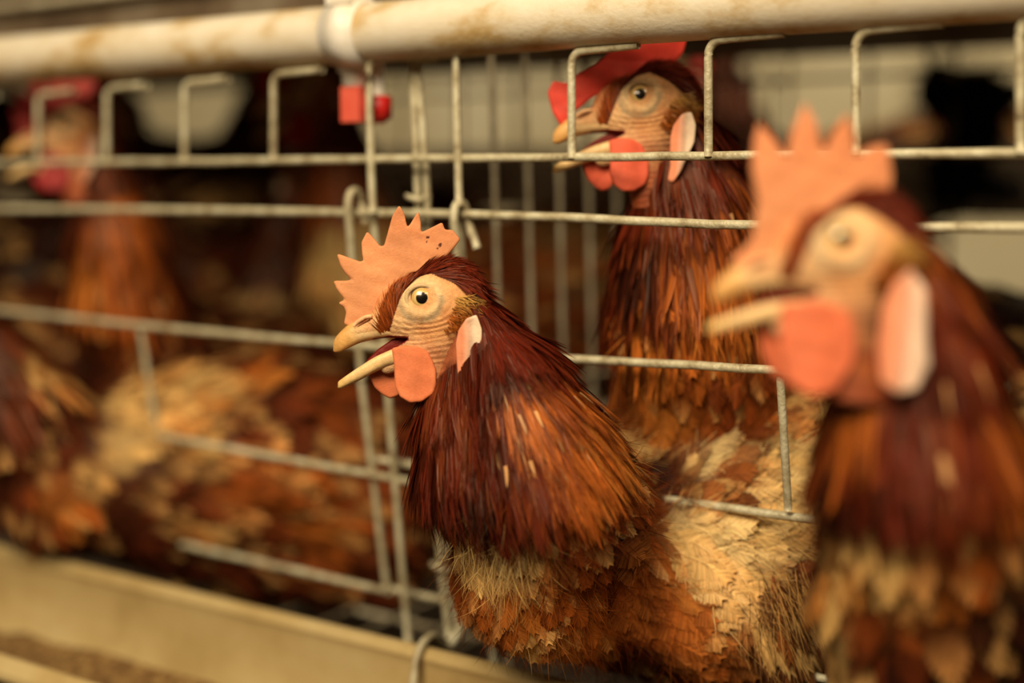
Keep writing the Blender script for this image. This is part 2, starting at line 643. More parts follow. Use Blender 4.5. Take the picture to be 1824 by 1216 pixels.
backing = thing('shade_backing', 'added dark shade belt running beneath the cage floor', 'backing', tuple(cp(0.1, -0.3, -0.43)))  # dark sheet added so the gap below the front stays near black
part('backing_sheet', *obox_vf(cp(0.1, -0.30, -0.43), U, NO, ZAX, 1.3, 0.42, 0.004), M_DARKFLOOR, backing, smooth=False)
for o_ in (0.115, -0.715):
    part('side_rail', *obox_vf(cp(0.1, o_, -0.425), U, NO, ZAX, 1.3, 0.006, 0.02), M_STEEL, backing, smooth=False)

# ------------------------------------------------------------------ upper tray
tray = thing('upper_tray', 'dull brown sheet metal tray edge above the pipe at top left', 'tray', tuple(cp(0.1, -0.2, 0.12)))
c = cp(0.1, -0.075, 0.131)
part('front_lip', *obox_vf(c, U, NO, ZAX, 1.1, 0.002, 0.017), M_STEEL, tray, smooth=False)
part('tray_shade_sheet', *obox_vf(cp(0.1, -0.36, 0.118), U, NO, ZAX, 1.1, 0.285, 0.0015), M_STEEL, tray, smooth=False)  # unseen sheet, extended deep inwards to keep overhead light off the interior
tube_part('edge_rod', line(cp(1.2, -0.066, 0.137), cp(-1.0, -0.066, 0.137), 3), 0.0032, M_WIRE_DULL, tray)
tube_part('edge_rod', line(cp(1.2, -0.068, 0.152), cp(-1.0, -0.068, 0.152), 3), 0.0038, M_WIRE_DULL, tray)

far = thing('rear_row_trough', 'dull brown trough of the rear cage row, blurred behind the partition', 'trough', tuple(cp(0.1, -0.84, -0.06)))
for o_, z_, ho, hz in ((-0.80, 0.0, 0.002, 0.038), (-0.88, 0.0, 0.002, 0.038), (-0.84, -0.037, 0.04, 0.002)):
    part('trough_wall' if hz > 0.01 else 'trough_bottom', *obox_vf(cp(0.1, o_, z_), U, NO, ZAX, 1.6, ho, hz), M_STEEL, far, smooth=False)

# ------------------------------------------------------------------ water pipe with nipple drinkers
POFF = 0.002
pc = on_plane(700, 54, POFF)
pipe = thing('water_pipe', 'cream stained plastic drinking water pipe along the cage top', 'pipe', tuple(pc))
PR = 0.0168
pa, pb = pc + U * 0.9, pc - U * 1.0
tube_part('pipe_tube', line(pa, pb, 40), PR, M_PIPE, pipe, 40)


def pipe_at(px):
    r = ray(px, 54)
    n2 = NO
    t = np.dot(pc - CAM, n2) / np.dot(r, n2)
    q = CAM + r * t
    return pc + U * np.dot(q - pc, U)


c = pipe_at(630)
prof = [(-0.0130, PR + .0004), (-0.0125, PR + .0022), (-0.008, PR + .0024), (-0.0075, PR + .0034), (0.0055, PR + .0034), (0.006, PR + .0022), (0.0125, PR + .0022), (0.013, PR + .0004)]
tube_part('saddle_clip', [c + U * a for a, _ in prof], [b for _, b in prof], M_CLIP, pipe, 36)
part('clip_lug', *obox_vf(c + ZAX * (PR + 0.004) + NO * 0.004, U, NO, ZAX, 0.0095, 0.010, 0.005), M_CLIP, pipe, smooth=False)
d0 = c - ZAX * PR - NO * 0.010 + U * 0.007


def drop(name, cen, prof, mat, seg=20):
    return tube_part(name, [cen - ZAX * a for a, _ in prof], [b for _, b in prof], mat, pipe, seg)


drop('nipple_socket', d0, [(-0.006, .0115), (0.005, .0115), (0.0055, .0092), (0.0135, .0088), (0.014, .006)], M_CLIP)
part('nipple_valve', *obox_vf(d0 - ZAX * 0.0245 - U * 0.001, U, NO, ZAX, 0.0075, 0.0075, 0.0105), M_RED_PALE, pipe, smooth=False)
d1 = d0 - U * 0.0150 - NO * 0.003
drop('nipple_stem', d1, [(-0.006, .0035), (0.022, .0035)], M_CLIP)
drop('nipple_cup', d1, [(0.0195, .0055), (0.020, .0078), (0.033, .0078), (0.0335, .0060), (0.036, .003)], M_RED)
for dp in (-0.46, 0.52):
    q = c + U * dp
    tube_part('saddle_clip', [q + U * a for a, _ in prof], [b for _, b in prof], M_CLIP, pipe, 36)

# ------------------------------------------------------------------ feed trough
tr = thing('feed_trough', 'tan plastic feed trough hung along the cage front at lower left', 'trough', tuple(cp(0.1, 0.07, -0.335)))
zr = -0.276
sec = [(0.010, zr - 0.006), (0.009, zr - 0.001), (0.012, zr + 0.003), (0.017, zr + 0.0035), (0.0215, zr - 0.001), (0.0200, zr - 0.008), (0.0205, zr - 0.035), (0.032, zr - 0.058), (0.060, zr - 0.066), (0.085, zr - 0.066),
       (0.108, zr - 0.056), (0.122, zr - 0.042), (0.132, zr - 0.022), (0.136, zr - 0.014), (0.141, zr - 0.011), (0.146, zr - 0.014), (0.147, zr - 0.020)]
sec = [(a, b - 0.002) for a, b in sec]
sec2 = smooth_path([(a, b, 0) for a, b in sec], 4)[:, :2]
inner = list(sec2)
outer = [(a + (0.003 if a > 0.08 else -0.003), b - 0.003) for a, b in sec2[::-1]]
ring_ = np.array(inner + outer)
ends = [0.85, -0.75]
V = np.vstack([np.array([cp(s_, a, b) for a, b in ring_]) for s_ in np.linspace(ends[0], ends[1], 25)])
n = len(ring_)
i = np.arange(24)[:, None] * n
j = np.arange(n)[None]
F = np.stack([i + j, i + (j + 1) % n, i + n + (j + 1) % n, i + n + j], -1).reshape(-1, 4)
part('trough_channel', V, [F], M_TROUGH, tr)
# feed left in the bottom
m, k = 60, 9
ss = np.linspace(0.84, -0.74, m)
oo = np.linspace(0.040, 0.119, k)
V = np.array([cp(a, b, zr - 0.058 + 0.005 * math.sin(9 * a) * math.sin(60 * b) + 0.012 * ((b - 0.078) / 0.04) ** 2 + rng.normal() * 0.0015) for a in ss for b in oo])
i, j = np.meshgrid(np.arange(m - 1), np.arange(k - 1), indexing='ij')
F = np.stack([i * k + j, i * k + j + 1, (i + 1) * k + j + 1, (i + 1) * k + j], -1).reshape(-1, 4)
fo = part('feed_mash', V, [F], M_FEED, tr)
fo['kind'] = 'stuff'
# wire hook from the cage over the rim


def trough_hook(px_top, px_rim):
    a = on_plane(*px_top, -0.03)
    sr = np.dot(on_plane(*px_rim, 0.02) - cp(0, 0, 0), U)
    P = [a - ZAX * 0.0 + NO * 0, a + NO * 0.014 - ZAX * 0.008, cp(sr + 0.004, 0.004, zr + 0.005), cp(sr, 0.021, zr + 0.004), cp(sr - 0.001, 0.028, zr - 0.008), cp(sr - 0.002, 0.033, zr - 0.03)]
    tube_part('rim_hook', smooth_path(P, 6), 0.0024, M_WIRE, tr)


trough_hook((822, 1118), (752, 1190))
Q = [on_plane(815, 1122, -0.03), on_plane(850, 1100, -0.022), on_plane(872, 1092, -0.012)]
tube_part('rim_hook_tie', smooth_path(Q, 6), 0.0022, M_WIRE, tr)

# ------------------------------------------------------------------ hens
EYE = np.array([752.0, 532.0])
S0 = 0.71 / FPX
PXM = lambda pts: np.array([[EYE[0] - x, EYE[1] - y] for x, y in pts], float)
Z3 = lambda pts: [(560 + x / 3.04, 340 + y / 3.04) for x, y in pts]

COMB_A = PXM(Z3([(160, 720), (172, 660), (160, 628), (130, 608), (168, 592), (150, 572), (120, 530), (103, 490), (160, 490), (212, 485), (165, 440), (140, 400), (122, 342), (200, 370), (240, 384), (268, 385), (260, 340), (255, 275), (283, 220), (320, 260), (350, 300), (378, 298), (400, 220), (425, 130), (458, 78), (482, 120), (500, 208), (520, 180), (562, 112), (572, 170), (572, 228), (620, 205), (692, 168), (705, 208), (750, 208), (788, 255), (755, 300), (715, 345), (690, 385), (600, 420), (520, 440), (440, 500), (400, 600), (370, 690), (280, 740), (210, 745)]))
WATTLE_N = PXM(Z3([(425, 860), (438, 940), (440, 1000), (443, 1060), (470, 1115), (520, 1145), (580, 1140), (640, 1100), (656, 1050), (655, 980), (640, 930), (615, 880), (560, 850), (480, 845)]))
WATTLE_F = PXM(Z3([(285, 960), (300, 1020), (325, 1072), (365, 1108), (405, 1130), (448, 1115), (480, 1060), (480, 970), (430, 910), (330, 900)]))
LOBE = PXM(Z3([(875, 680), (902, 755), (900, 850), (865, 940), (835, 1020), (795, 1085), (772, 1075), (782, 1000), (775, 900), (772, 830), (785, 760), (825, 700)]))
CROWN = PXM([(680, 598), (682, 560), (696, 505), (730, 462), (790, 440), (870, 460), (960, 560), (960, 760), (860, 740), (862, 640), (858, 560), (850, 528), (812, 507), (768, 488), (738, 496), (714, 528), (702, 565), (694, 592)])

FACE = PXM([(500, 300), (760, 430), (815, 500), (838, 540), (842, 600), (816, 640), (790, 662), (770, 700), (500, 735)])

# head surface in head pixels (X forward, Y to the bird's left, Z up)
hp = lambda x, y, yy=0.0: np.array([EYE[0] - x, yy, EYE[1] - y])


def build_head(jaw):
    h = 2.2
    G = grid((-150, -64, -215), (150, 64, 95), h)
    A = np.abs(G[..., 1])
    f = sd_ell(G, hp(795, 545), (78, 52, 84))
    f = smin(f, sd_ell(G, hp(728, 552), (62, 40, 52)), 22)
    G2 = G * np.array([1, 1.35, 1.0])
    f = smin(f, sd_cone(G, hp(725, 572), hp(640, 588), 33, 19), 16)
    f = smin(f, sd_cone(G2, hp(775, 612), hp(735, 612), 50, 36), 18)
    f = smin(f, sd_cone(G2, hp(735, 630), hp(690, 652), 30, 16), 14)
    f = smin(f, sd_cone(G2, hp(768, 640), hp(800, 740), 42, 46), 20)
    # eye rim: socket ring raised, slight hollow before the eye
    e = np.sqrt(G[..., 0] ** 2 + G[..., 2] ** 2)
    f = f - 3.0 * np.exp(-((e - 30) / 8.0) ** 2) * (A > 20)
    # wrinkles around and below the eye and on the cheek
    ang = np.arctan2(-G[..., 2], -G[..., 0])
    rad = np.sqrt((G[..., 0] * 0.80) ** 2 + (G[..., 2] * 1.05) ** 2)
    nz = vnoise(G, 0.035, 5)
    msk = np.clip((rad - 38) / 14, 0, 1) * np.clip((-G[..., 2] + 8) / 20, 0, 1) * np.clip((70 - G[..., 0]) / 30, 0, 1) * np.clip((A - 12) / 14, 0, 1)
    f = f + msk * (0.65 * np.sin(rad * 0.62 + 3.6 * nz) + 0.5 * np.sin(rad * 0.9 + 5 * vnoise(G, 0.05, 9)))
    # mouth opening
    c, s_ = math.cos(jaw), math.sin(jaw)
    gx, gz = G[..., 0] - (EYE[0] - 726), G[..., 2] - (EYE[1] - 604)
    up = gz - 0.05 * gx + 0.0009 * gx ** 2
    lo = gz + (0.60 + jaw) * gx
    wedge = np.maximum(np.maximum(up - 2, -lo - 2), -gx)
    f = np.maximum(f, -(wedge - 0.0))
    V, F = surface_nets(f, np.array([-150, -64, -215.0]), h)
    # colours
    X, Y, Z = V.T
    A = np.abs(Y)
    e = np.hypot(X, Z)
    col = np.tile(lin((216, 152, 92)), (len(V), 1))

    def mixc(c, w):
        w = np.clip(w, 0, 1)[:, None]
        col[:] = col * (1 - w) + lin(c) * w
    mixc((226, 176, 118), np.clip((X + 10) / 40, 0, 1) * np.clip((-Z - 10) / 30, 0, 1))
    mixc((224, 132, 82), np.clip((X - 30) / 40, 0, 1) * np.clip((Z + 40) / 40, 0, 1) * 0.7)
    mixc((150, 70, 36), np.clip((-Z - 105) / 50, 0, 1) * np.clip((40 - X) / 40, 0, 1))
    mixc((196, 150, 112), np.clip((-Z - 60) / 40, 0, 1) * np.clip((-Z + -60) / -60 + 1.5, 0, 1) * 0.5)
    mixc((228, 190, 132), 0.8 * np.exp(-((e - 32) / 10) ** 2))
    mixc((166, 142, 104), 0.8 * np.exp(-((np.hypot(X - 3, Z + 3) - 38) / 5) ** 2) * (Z < 5))
    rad = np.sqrt((X * 0.80) ** 2 + (Z * 1.05) ** 2)
    w = np.clip((rad - 40) / 14, 0, 1) * np.clip((-Z + 8) / 20, 0, 1) * np.clip((66 - X) / 30, 0, 1)
    mixc((150, 84, 44), w * 0.50 * np.clip(0.6 * np.sin(rad * 0.62 + 3.6 * vnoise(V, 0.035, 5)) + 0.6 * np.sin(rad * 0.9 + 5 * vnoise(V, 0.05, 9)), 0, 1))
    mixc((186, 104, 52), 0.45 * np.clip(vnoise(V, 0.06, 21), 0, 1) * (Z < 0))
    mixc((128, 60, 34), 0.5 * np.clip((-Z - 70) / 40, 0, 1) * np.clip((30 - X) / 30, 0, 1) * np.clip(0.5 + vnoise(V * np.array([0.4, 1, 1.6]), 0.16, 31), 0, 1))
    wedge_v = np.maximum(np.maximum((Z - (EYE[1] - 604)) - 0.05 * (X - 26) + 0.0009 * (X - 26) ** 2 - 2, -(Z + 72) - (0.60 + jaw) * (X - 26) - 2), -(X - 26))
    mixc((110, 8, 10), (wedge_v < 2.4) * (A < 30) * 1.0)
    crown = in_poly(V[:, [0, 2]], CROWN)
    mixc((78, 24, 10), crown * 1.0)
    mixc((70, 22, 10), (X < -112) * 1.0)
    return V, F, col


def loft_beak(st, seg=28, pw=2.3):
    """stations (px, ytop, ybottom, halfwidth) along the beak"""
    rows = []
    for px, yt, yb, w in st:
        zc, hz = EYE[1] - (yt + yb) / 2, (yb - yt) / 2
        th = np.linspace(0, 2 * math.pi, seg, endpoint=False)
        cx, sz = np.cos(th), np.sin(th)
        y = w * np.sign(cx) * np.abs(cx) ** (2 / pw)
        z = hz * np.sign(sz) * np.abs(sz) ** (2 / pw)
        rows.append(np.stack([np.full(seg, EYE[0] - px), y, zc + z], -1))
    V = np.vstack(rows)
    n = len(st)
    i = np.arange(n - 1)[:, None] * seg
    j = np.arange(seg)[None]
    F = np.stack([i + j, i + (j + 1) % seg, i + seg + (j + 1) % seg, i + seg + j], -1).reshape(-1, 4)
    V = np.vstack([V, rows[0].mean(0), rows[-1].mean(0)])
    jj = np.arange(seg)
    F3 = np.vstack([np.stack([np.full(seg, n * seg), (jj + 1) % seg, jj], -1), np.stack([np.full(seg, n * seg + 1), (n - 1) * seg + jj, (n - 1) * seg + (jj + 1) % seg], -1)])
    return V, [F, F3]


def resample(st, n=26):
    st = np.array(st, float)
    t = np.linspace(0, 1, len(st))
    P = smooth_path(st, 8)
    return P


UPPER = resample([(742, 590, 606, 26), (715, 578, 604, 27), (690, 570, 603, 26), (665, 566, 606, 22), (640, 569, 612, 18), (620, 578, 621, 14.5), (606, 590, 628, 11), (596, 602, 629, 7), (592, 611, 627, 3)])
LOWER = resample([(742, 606, 640, 24), (715, 612, 650, 23), (690, 622, 656, 20), (665, 634, 666, 17), (640, 650, 679, 14), (620, 664, 688, 11.5), (609, 672, 693, 9), (602, 678, 694, 5.5), (600, 682, 692, 2)])


def head_axes(yaw=0.0, roll=0.0, pitch=0.0):
    """columns: forward, left, up of a head that faces the picture's left"""
    F_, L_, U_ = -RT, -FW, UP
    M = np.stack([F_, L_, U_], 1)
    c, s_ = math.cos(pitch), math.sin(pitch)     # beak up positive
    Rp = np.array([[c, 0, -s_], [0, 1, 0], [s_, 0, c]])
    c, s_ = math.cos(yaw), math.sin(yaw)          # to its left (towards the lens) positive
    Ry = np.array([[c, -s_, 0], [s_, c, 0], [0, 0, 1]])
    c, s_ = math.cos(roll), math.sin(roll)
    Rr = np.array([[1, 0, 0], [0, c, -s_], [0, s_, c]])
    return M @ Ry @ Rp @ Rr


def sphere_vf(c, r, nu=40, nv=24, axis=1):
    th = np.linspace(0, math.pi, nv)
    ph = np.linspace(0, 2 * math.pi, nu, endpoint=False)
    T, P = np.meshgrid(th, ph, indexing='ij')
    D = np.stack([np.sin(T) * np.cos(P), np.cos(T), np.sin(T) * np.sin(P)], -1).reshape(-1, 3)
    V = np.asarray(c) + D * r
    i = np.arange(nv - 1)[:, None] * nu
    j = np.arange(nu)[None]
    F = np.stack([i + j, i + (j + 1) % nu, i + nu + (j + 1) % nu, i + nu + j], -1).reshape(-1, 4)
    return V, [F]


def flat_col(V, c, var=0.0, seed=1):
    k = lin(c)[None] * np.ones((len(V), 1))
    if var:
        k = k * (1 + var * vnoise(V, 0.08, seed))[:, None]
    return np.clip(k, 0, 1)


def strips(P, D, N, L, Wd, cb, ct, lift=0.15, curl=0.3, seg=4, bend=None, jit=0.12, taper=1.0, droop=None):
    """hair-like strips: base P, direction D, surface normal N (all (n,3)); L, Wd (n,), colours base/tip (n,3)"""
    n = len(P)
    D = nrm(D)
    B = nrm(np.cross(N, D))
    L = np.broadcast_to(L, (n,))
    Wd = np.broadcast_to(Wd, (n,))
    lift = np.broadcast_to(lift, (n,))
    t = np.linspace(0, 1, seg + 1)
    side = rng.normal(size=n) * jit
    if bend is not None:
        side = side + bend
    a = t[None] * L[:, None]
    b = (t ** 2)[None] * (side * L)[:, None]
    c = (lift[:, None] * t[None] - curl * 0.5 * lift[:, None] * (t ** 2)[None]) * L[:, None]
    ctr = P[:, None] + a[..., None] * D[:, None] + b[..., None] * B[:, None] + c[..., None] * N[:, None]
    if droop is not None:
        ctr[..., 2] -= (t ** 2)[None] * (droop * L)[:, None]
    wv = np.maximum(1 - taper * t ** 2.2, 0.06)
    hw = 0.5 * Wd[:, None] * wv[None]
    tw = nrm(B + 0.5 * rng.normal(size=(n, 1)) * N)
    V = np.stack([ctr - hw[..., None] * tw[:, None], ctr + hw[..., None] * tw[:, None]], 2).reshape(-1, 3)
    C = (cb[:, None] * (1 - t)[None, :, None] + ct[:, None] * t[None, :, None])
    C = np.repeat(C[:, :, None], 2, 2).reshape(-1, 3)
    k = (seg + 1) * 2
    i = np.arange(n)[:, None] * k
    j = np.arange(seg)[None] * 2
    F = np.stack([i + j + 2, i + j + 3, i + j + 1, i + j], -1).reshape(-1, 4)
    nj = nrm(N + 0.22 * rng.normal(size=(n, 1)) * B + 0.10 * rng.normal(size=(n, 3)))
    return V, F, C, np.repeat(nj, k, 0)


def vanes(P, D, N, L, Wd, cb, ct, lift, nb=10, curl=0.5, fringe=0.06, shaft=1.15, edge=1.0, cup=0.25):
    """contour feathers built barb by barb on either side of the shaft"""
    n = len(P)
    D = nrm(D)
    B = nrm(np.cross(N, D))
    N = nrm(np.cross(D, B))
    L = np.broadcast_to(L, (n,))
    Wd = np.broadcast_to(Wd, (n,))
    lift = np.broadcast_to(lift, (n,))
    tj = np.linspace(0.02, 0.93, nb)
    dt = (tj[1] - tj[0]) * 1.25
    sgn = np.array([-1.0, 1.0])
    # outline half-width at end t
    te = np.minimum(tj + 0.20 + 0.10 * (1 - tj), 1.03)
    prof = np.sin(np.clip(te, 0, 1) ** 0.8 * math.pi * 0.86 + 0.25) ** 0.75
    prof = np.maximum(prof, 0.10)
    ln = 1 + fringe * rng.normal(size=(n, 2, nb)) * 0.5
    a0 = np.broadcast_to(tj, (n, 2, nb)) * L[:, None, None]
    a1 = np.broadcast_to(tj + dt, (n, 2, nb)) * L[:, None, None]
    ae = (tj + (te - tj) * ln) * L[:, None, None]
    ae2 = ae + 0.95 * dt * L[:, None, None]
    be = sgn[None, :, None] * prof * ln * Wd[:, None, None]
    bz = np.zeros_like(a0)

    def pos(a, b, z=0.0):
        t = a / L[:, None, None]
        c = lift[:, None, None] * a * (1 - curl * 0.5 * t) - cup * b * b / np.maximum(Wd, 1e-6)[:, None, None] + z
        return P[:, None, None] + a[..., None] * D[:, None, None] + b[..., None] * B[:, None, None] + c[..., None] * N[:, None, None]
    zz = rng.normal(size=(n, 2, nb)) * 0.010 * L[:, None, None]
    V = np.stack([pos(a0, bz), pos(a1, bz), pos(ae2, be, zz), pos(ae, be, zz)], 3)
    tm = np.clip(np.stack([a0, a1, ae2, ae], 3) / L[:, None, None, None], 0, 1) ** 1.5
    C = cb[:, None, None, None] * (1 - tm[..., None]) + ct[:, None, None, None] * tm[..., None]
    C = C * (1 + 0.13 * rng.normal(size=(n, 2, nb, 1, 1)))
    C[:, :, :, :2] *= shaft
    C[:, :, :, 2:] *= edge
    V = V.reshape(-1, 3)
    C = np.clip(C.reshape(-1, 3), 0, 1)
    F = np.arange(len(V)).reshape(n, 2, nb, 4)
    F[:, 0] = F[:, 0, :, ::-1].copy()
    F = F.reshape(-1, 4)
    nj = nrm(N[:, None, None] + (0.35 * sgn[None, :, None, None] + 0.16 * rng.normal(size=(n, 2, nb, 1))) * B[:, None, None] - 0.15 * D[:, None, None] + 0.08 * rng.normal(size=(n, 2, nb, 3)))
    return V, F, C, np.repeat(nj.reshape(-1, 3), 4, 0)


def sample_surface(V, F, n, seed):
    r = np.random.default_rng(seed)
    a, b, c, d = V[F[:, 0]], V[F[:, 1]], V[F[:, 2]], V[F[:, 3]]
    nn = np.cross(c - a, d - b)
    ar = np.linalg.norm(nn, axis=1) + 1e-15
    k = r.choice(len(F), n, p=ar / ar.sum())
    u, v = r.uniform(size=(2, n, 1))
    P = (a[k] * (1 - u) + b[k] * u) * (1 - v) + (d[k] * (1 - u) + c[k] * u) * v
    return P, nn[k] / ar[k][:, None]


RUST = (150, 72, 24)
DARK = (58, 19, 7)
CREAM = (228, 180, 104)
GOLD = (190, 112, 42)
MAROON = (88, 25, 9)
PAL = dict(r=RUST, d=DARK, c=CREAM, g=GOLD, m=MAROON, b=(104, 44, 15), k=(34, 14, 7), o=(172, 88, 28), w=(238, 200, 130), t=(168, 128, 74))


class Patches:
    def __init__(self, default, items):
        self.default = [lin(PAL[c]) for c in default]
        self.c = np.array([p for p, r, k in items]).reshape(-1, 3)
        self.r = np.array([r for p, r, k in items])
        self.k = [[lin(PAL[q]) for q in k] for p, r, k in items]

    def __call__(self, P, seed, mix=0.35):
        r = np.random.default_rng(seed)
        n = len(P)
        pal = [self.default] + self.k
        w = np.full((n, len(pal)), 0.14)
        if len(self.c):
            d2 = ((P[:, None] - self.c[None]) ** 2).sum(-1)
            w[:, 1:] = np.exp(-d2 / self.r[None] ** 2)
        w = w ** 2.5
        cum = np.cumsum(w / w.sum(1, keepdims=True), 1)
        # spatially coherent choice plus some per-feather chance
        q = np.clip(0.5 + 0.32 * vnoise(P, 140, seed) * 0.8 + 0.22 * r.normal(size=n), 0.001, 0.999)
        pick = (q[:, None] > cum).sum(1)
        pick = np.minimum(pick, len(pal) - 1)
        out = np.zeros((n, 3))
        for i, ks in enumerate(pal):
            m = pick == i
            if m.any():
                ch = r.integers(0, len(ks), m.sum())
                out[m] = np.array(ks)[ch]
        mean = sum(w[:, i:i + 1] * np.mean(ks, 0) for i, ks in enumerate(pal)) / w.sum(1, keepdims=True)
        out = out * (1 - mix) + mean * mix
        return np.clip(out * (1 + 0.12 * r.normal(size=(n, 1))), 0, 1)


def flow(P, N, spine, grav=0.25):
    """lie of the feathers: along the spine from head to tail, combed a little downwards"""
    S = np.asarray(spine)
    mid = (S[1:] + S[:-1]) / 2
    tan = nrm(S[1:] - S[:-1])
    d = np.linalg.norm(P[:, None] - mid[None], axis=-1)
    w = np.exp(-(d / 0.045) ** 2) + 1e-9 / (d ** 4 + 1e-9)
    T = w @ tan + 0.0
    T = nrm(T)
    T[:, 2] -= grav
    T = T - (T * N).sum(1, keepdims=True) * N
    return nrm(T)


def spine_t(P, spine):
    S = smooth_path(np.asarray(spine), 6)
    d = np.linalg.norm(P[:, None] - S[None], axis=-1)
    return d.argmin(1) / (len(S) - 1)


HEADS = {}


def make_hen(label, eye, depth, pitch, chains, spine, patches, neck_patches, neck_end, scale=1.0, yaw=0.0, jaw=0.0, comb=COMB_A, comb_bend=None,
             flesh=(208, 138, 88), n_body=2200, n_hack=1500, nb=9, hstr=7, n_crown=2200, n_fluff=2500, seed=1, flen=None, voxel=0.0042, legs=None, group='hens in the cage',
             lobe_col=(228, 196, 160), wattle_c=None, lobe=None, wattles=None, skin_gain=1.0, wingfn=None, hstretch=1.0, low=False):
    """chains: lists of (px,py,depth,radius) tapered runs that melt into one body"""
    global rng
    rng = np.random.default_rng(seed)
    R = head_axes(yaw, 0, pitch)
    O = W(eye[0], eye[1], depth + 0.012 * scale)
    S = S0 * scale

    def hw(V):
        return O + (V * S) @ R.T
    ws = [[(W(a, b, d), r) for a, b, d, r in ch] for ch in chains]
    allp = np.array([p for ch in ws for p, r in ch])
    allr = np.array([r for ch in ws for p, r in ch])
    lo, hi = (allp - allr[:, None]).min(0) - 0.012, (allp + allr[:, None]).max(0) + 0.012
    G = grid(lo, hi, voxel).astype(np.float32).astype(float)
    f = None
    for ch in ws:
        g = None
        for (p, r), (q, s_) in zip(ch[:-1], ch[1:]):
            d = sd_cone(G, p, q, r, s_)
            g = d if g is None else smin(g, d, 0.006)
        f = g if f is None else smin(f, g, 0.018)
    BV, BF = surface_nets(f, lo, voxel)
    zmin = BV[:, 2].min()
    root = thing('hen', label, 'hen', (float(BV[:, 0].mean()), float(BV[:, 1].mean()), H - 0.33), group)
    key = round(jaw, 3)
    if key not in HEADS:
        HEADS[key] = build_head(jaw)
    HV, HF, HC = HEADS[key]
    HVw = hw(HV)
    BC = patches(BV, seed + 3, 0.7) * 0.55
    tt = spine_t(BV, spine)
    nk = tt < neck_end
    if nk.any():
        BC[nk] = neck_patches(BV[nk], seed + 4, 0.7) * 0.6
    lb_ = (BV - O) @ R / S
    fk = in_poly(lb_[:, [0, 2]], FACE)
    BC[fk] = lin((150, 78, 44)) * (1 + 0.25 * vnoise(lb_[fk], 0.12, 4))[:, None]
    V, F = join_vf([(HVw, HF), (BV, BF)])
    part('body', V, F, M_SKIN, root, col=np.vstack([np.clip(HC * skin_gain, 0, 1), BC]))
    # comb: a thin upright fleshy blade
    base_z = 60.0
    th = lambda Q: np.clip(9.0 - 0.045 * np.maximum(Q[..., 1] - 20, 0), 4.0, 9.0)
    yc = comb_bend or (lambda Q: 0.0004 * (Q[:, 1] - 40) ** 2 * np.sin(Q[:, 0] * 0.03 + 1.0) * (Q[:, 1] > 40))
    V, F = slab(comb, th, 2.6 if low else 2.0, yc, noise=1.2, seed=seed)
    c = flat_col(V, flesh, 0.10, seed)
    zz = np.clip((V[:, 2] - 20) / 120, 0, 1)[:, None]
    c = np.clip(c * (1.08 - 0.16 * zz * np.array([0.3, 1, 1.2])), 0, 1)
    if comb is COMB_A and seed == 11:
        for x, y, r_ in ((763, 421, 3), (760, 429, 2), (785, 435, 3.2), (780, 441, 2)):
            c[np.hypot(V[:, 0] - (EYE[0] - x), V[:, 2] - (EYE[1] - y)) < r_] = lin((70, 26, 16))
    part('comb', hw(V), [F], M_FLESH, root, col=c)
    wc = wattle_c or (flesh[0] - 6, flesh[1] - 18, flesh[2] - 8)
    for poly, y0, nm in (((wattles or (WATTLE_N, WATTLE_F))[0], 36.0, 0), ((wattles or (WATTLE_N, WATTLE_F))[1], -16.0, 1)):
        V, F = slab(poly, lambda Q: 7.0 + 0 * Q[..., 0], 2.6 if low else 2.0, lambda Q: y0 + (0.10 if nm == 0 else -0.10) * np.clip(-Q[:, 1] - 110, 0, 90) * 0.6 + 3 * np.sin(Q[:, 0] * 0.07), noise=1.0, seed=seed + nm)
        part('wattle', hw(V), [F], M_FLESH, root, col=flat_col(V, wc, 0.10, seed + 5))
    for sg in (1, -1):
        V, F = slab(LOBE if lobe is None else lobe, lambda Q: 6.0 + 0 * Q[..., 0], 2.6 if low else 2.0, lambda Q: 61 + 0.03 * (Q[:, 1] + 130) + 2.5 * np.sin(Q[:, 0] * 0.22), noise=1.6, seed=seed + 8)
        V[:, 1] *= sg
        xr = (V[:, 0] - V[:, 0].min()) / np.ptp(V[:, 0])
        fr = np.clip((xr - 0.35) / 0.4, 0, 1)[:, None]
        c = flat_col(V, lobe_col, 0.05, seed) * (1 - fr) + flat_col(V, (226, 140, 98)) * fr
        if sg < 0:
            F = F[:, ::-1]
        part('ear_lobe', hw(V), [F], M_FLESH, root, col=c)
        # eye
        V, F = sphere_vf((0, 0, 0), 1.0, 56, 70)
        lat = np.hypot(V[:, 0], V[:, 2])
        lat = np.where(V[:, 1] > 0, lat, 1.5)
        c = np.tile(lin((92, 78, 62)), (len(V), 1))
        c[lat < 0.80] = lin((206, 164, 92))
        c[lat < 0.62] = lin((222, 182, 108))
        c[lat < 0.48] = lin((6, 5, 4))
        V = np.array([0, 33.0 * sg, 0]) + V * np.array([23.0, 16.0 * sg, 23.0])
        Fe = [F[0] if sg > 0 else F[0][:, ::-1]]
        part('eye', hw(V), Fe, M_EYE, root, col=c)
        q = np.linspace(0, 2 * math.pi, 41)
        P = np.stack([25.5 * np.cos(q) + 2 * (np.cos(q) > 0) * np.cos(q), (41.5 - 1.2 * np.cos(q)) * sg + 0 * q, 23.0 * np.sin(q)], -1)
        V, F = tube_vf(P, 4.0, 12, cap=False)
        part('eyelid', hw(V), F, M_SKIN, root, col=flat_col(V, (206, 172, 122), 0.06))
    # beak halves
    V, F = loft_beak(UPPER)
    c = flat_col(V, (222, 176, 108), 0.10, 3)
    tip = np.clip((V[:, 0] - 105) / 30, 0, 1)[:, None]
    c = c * (1 - tip * 0.55) + lin((196, 128, 46)) * tip * 0.55
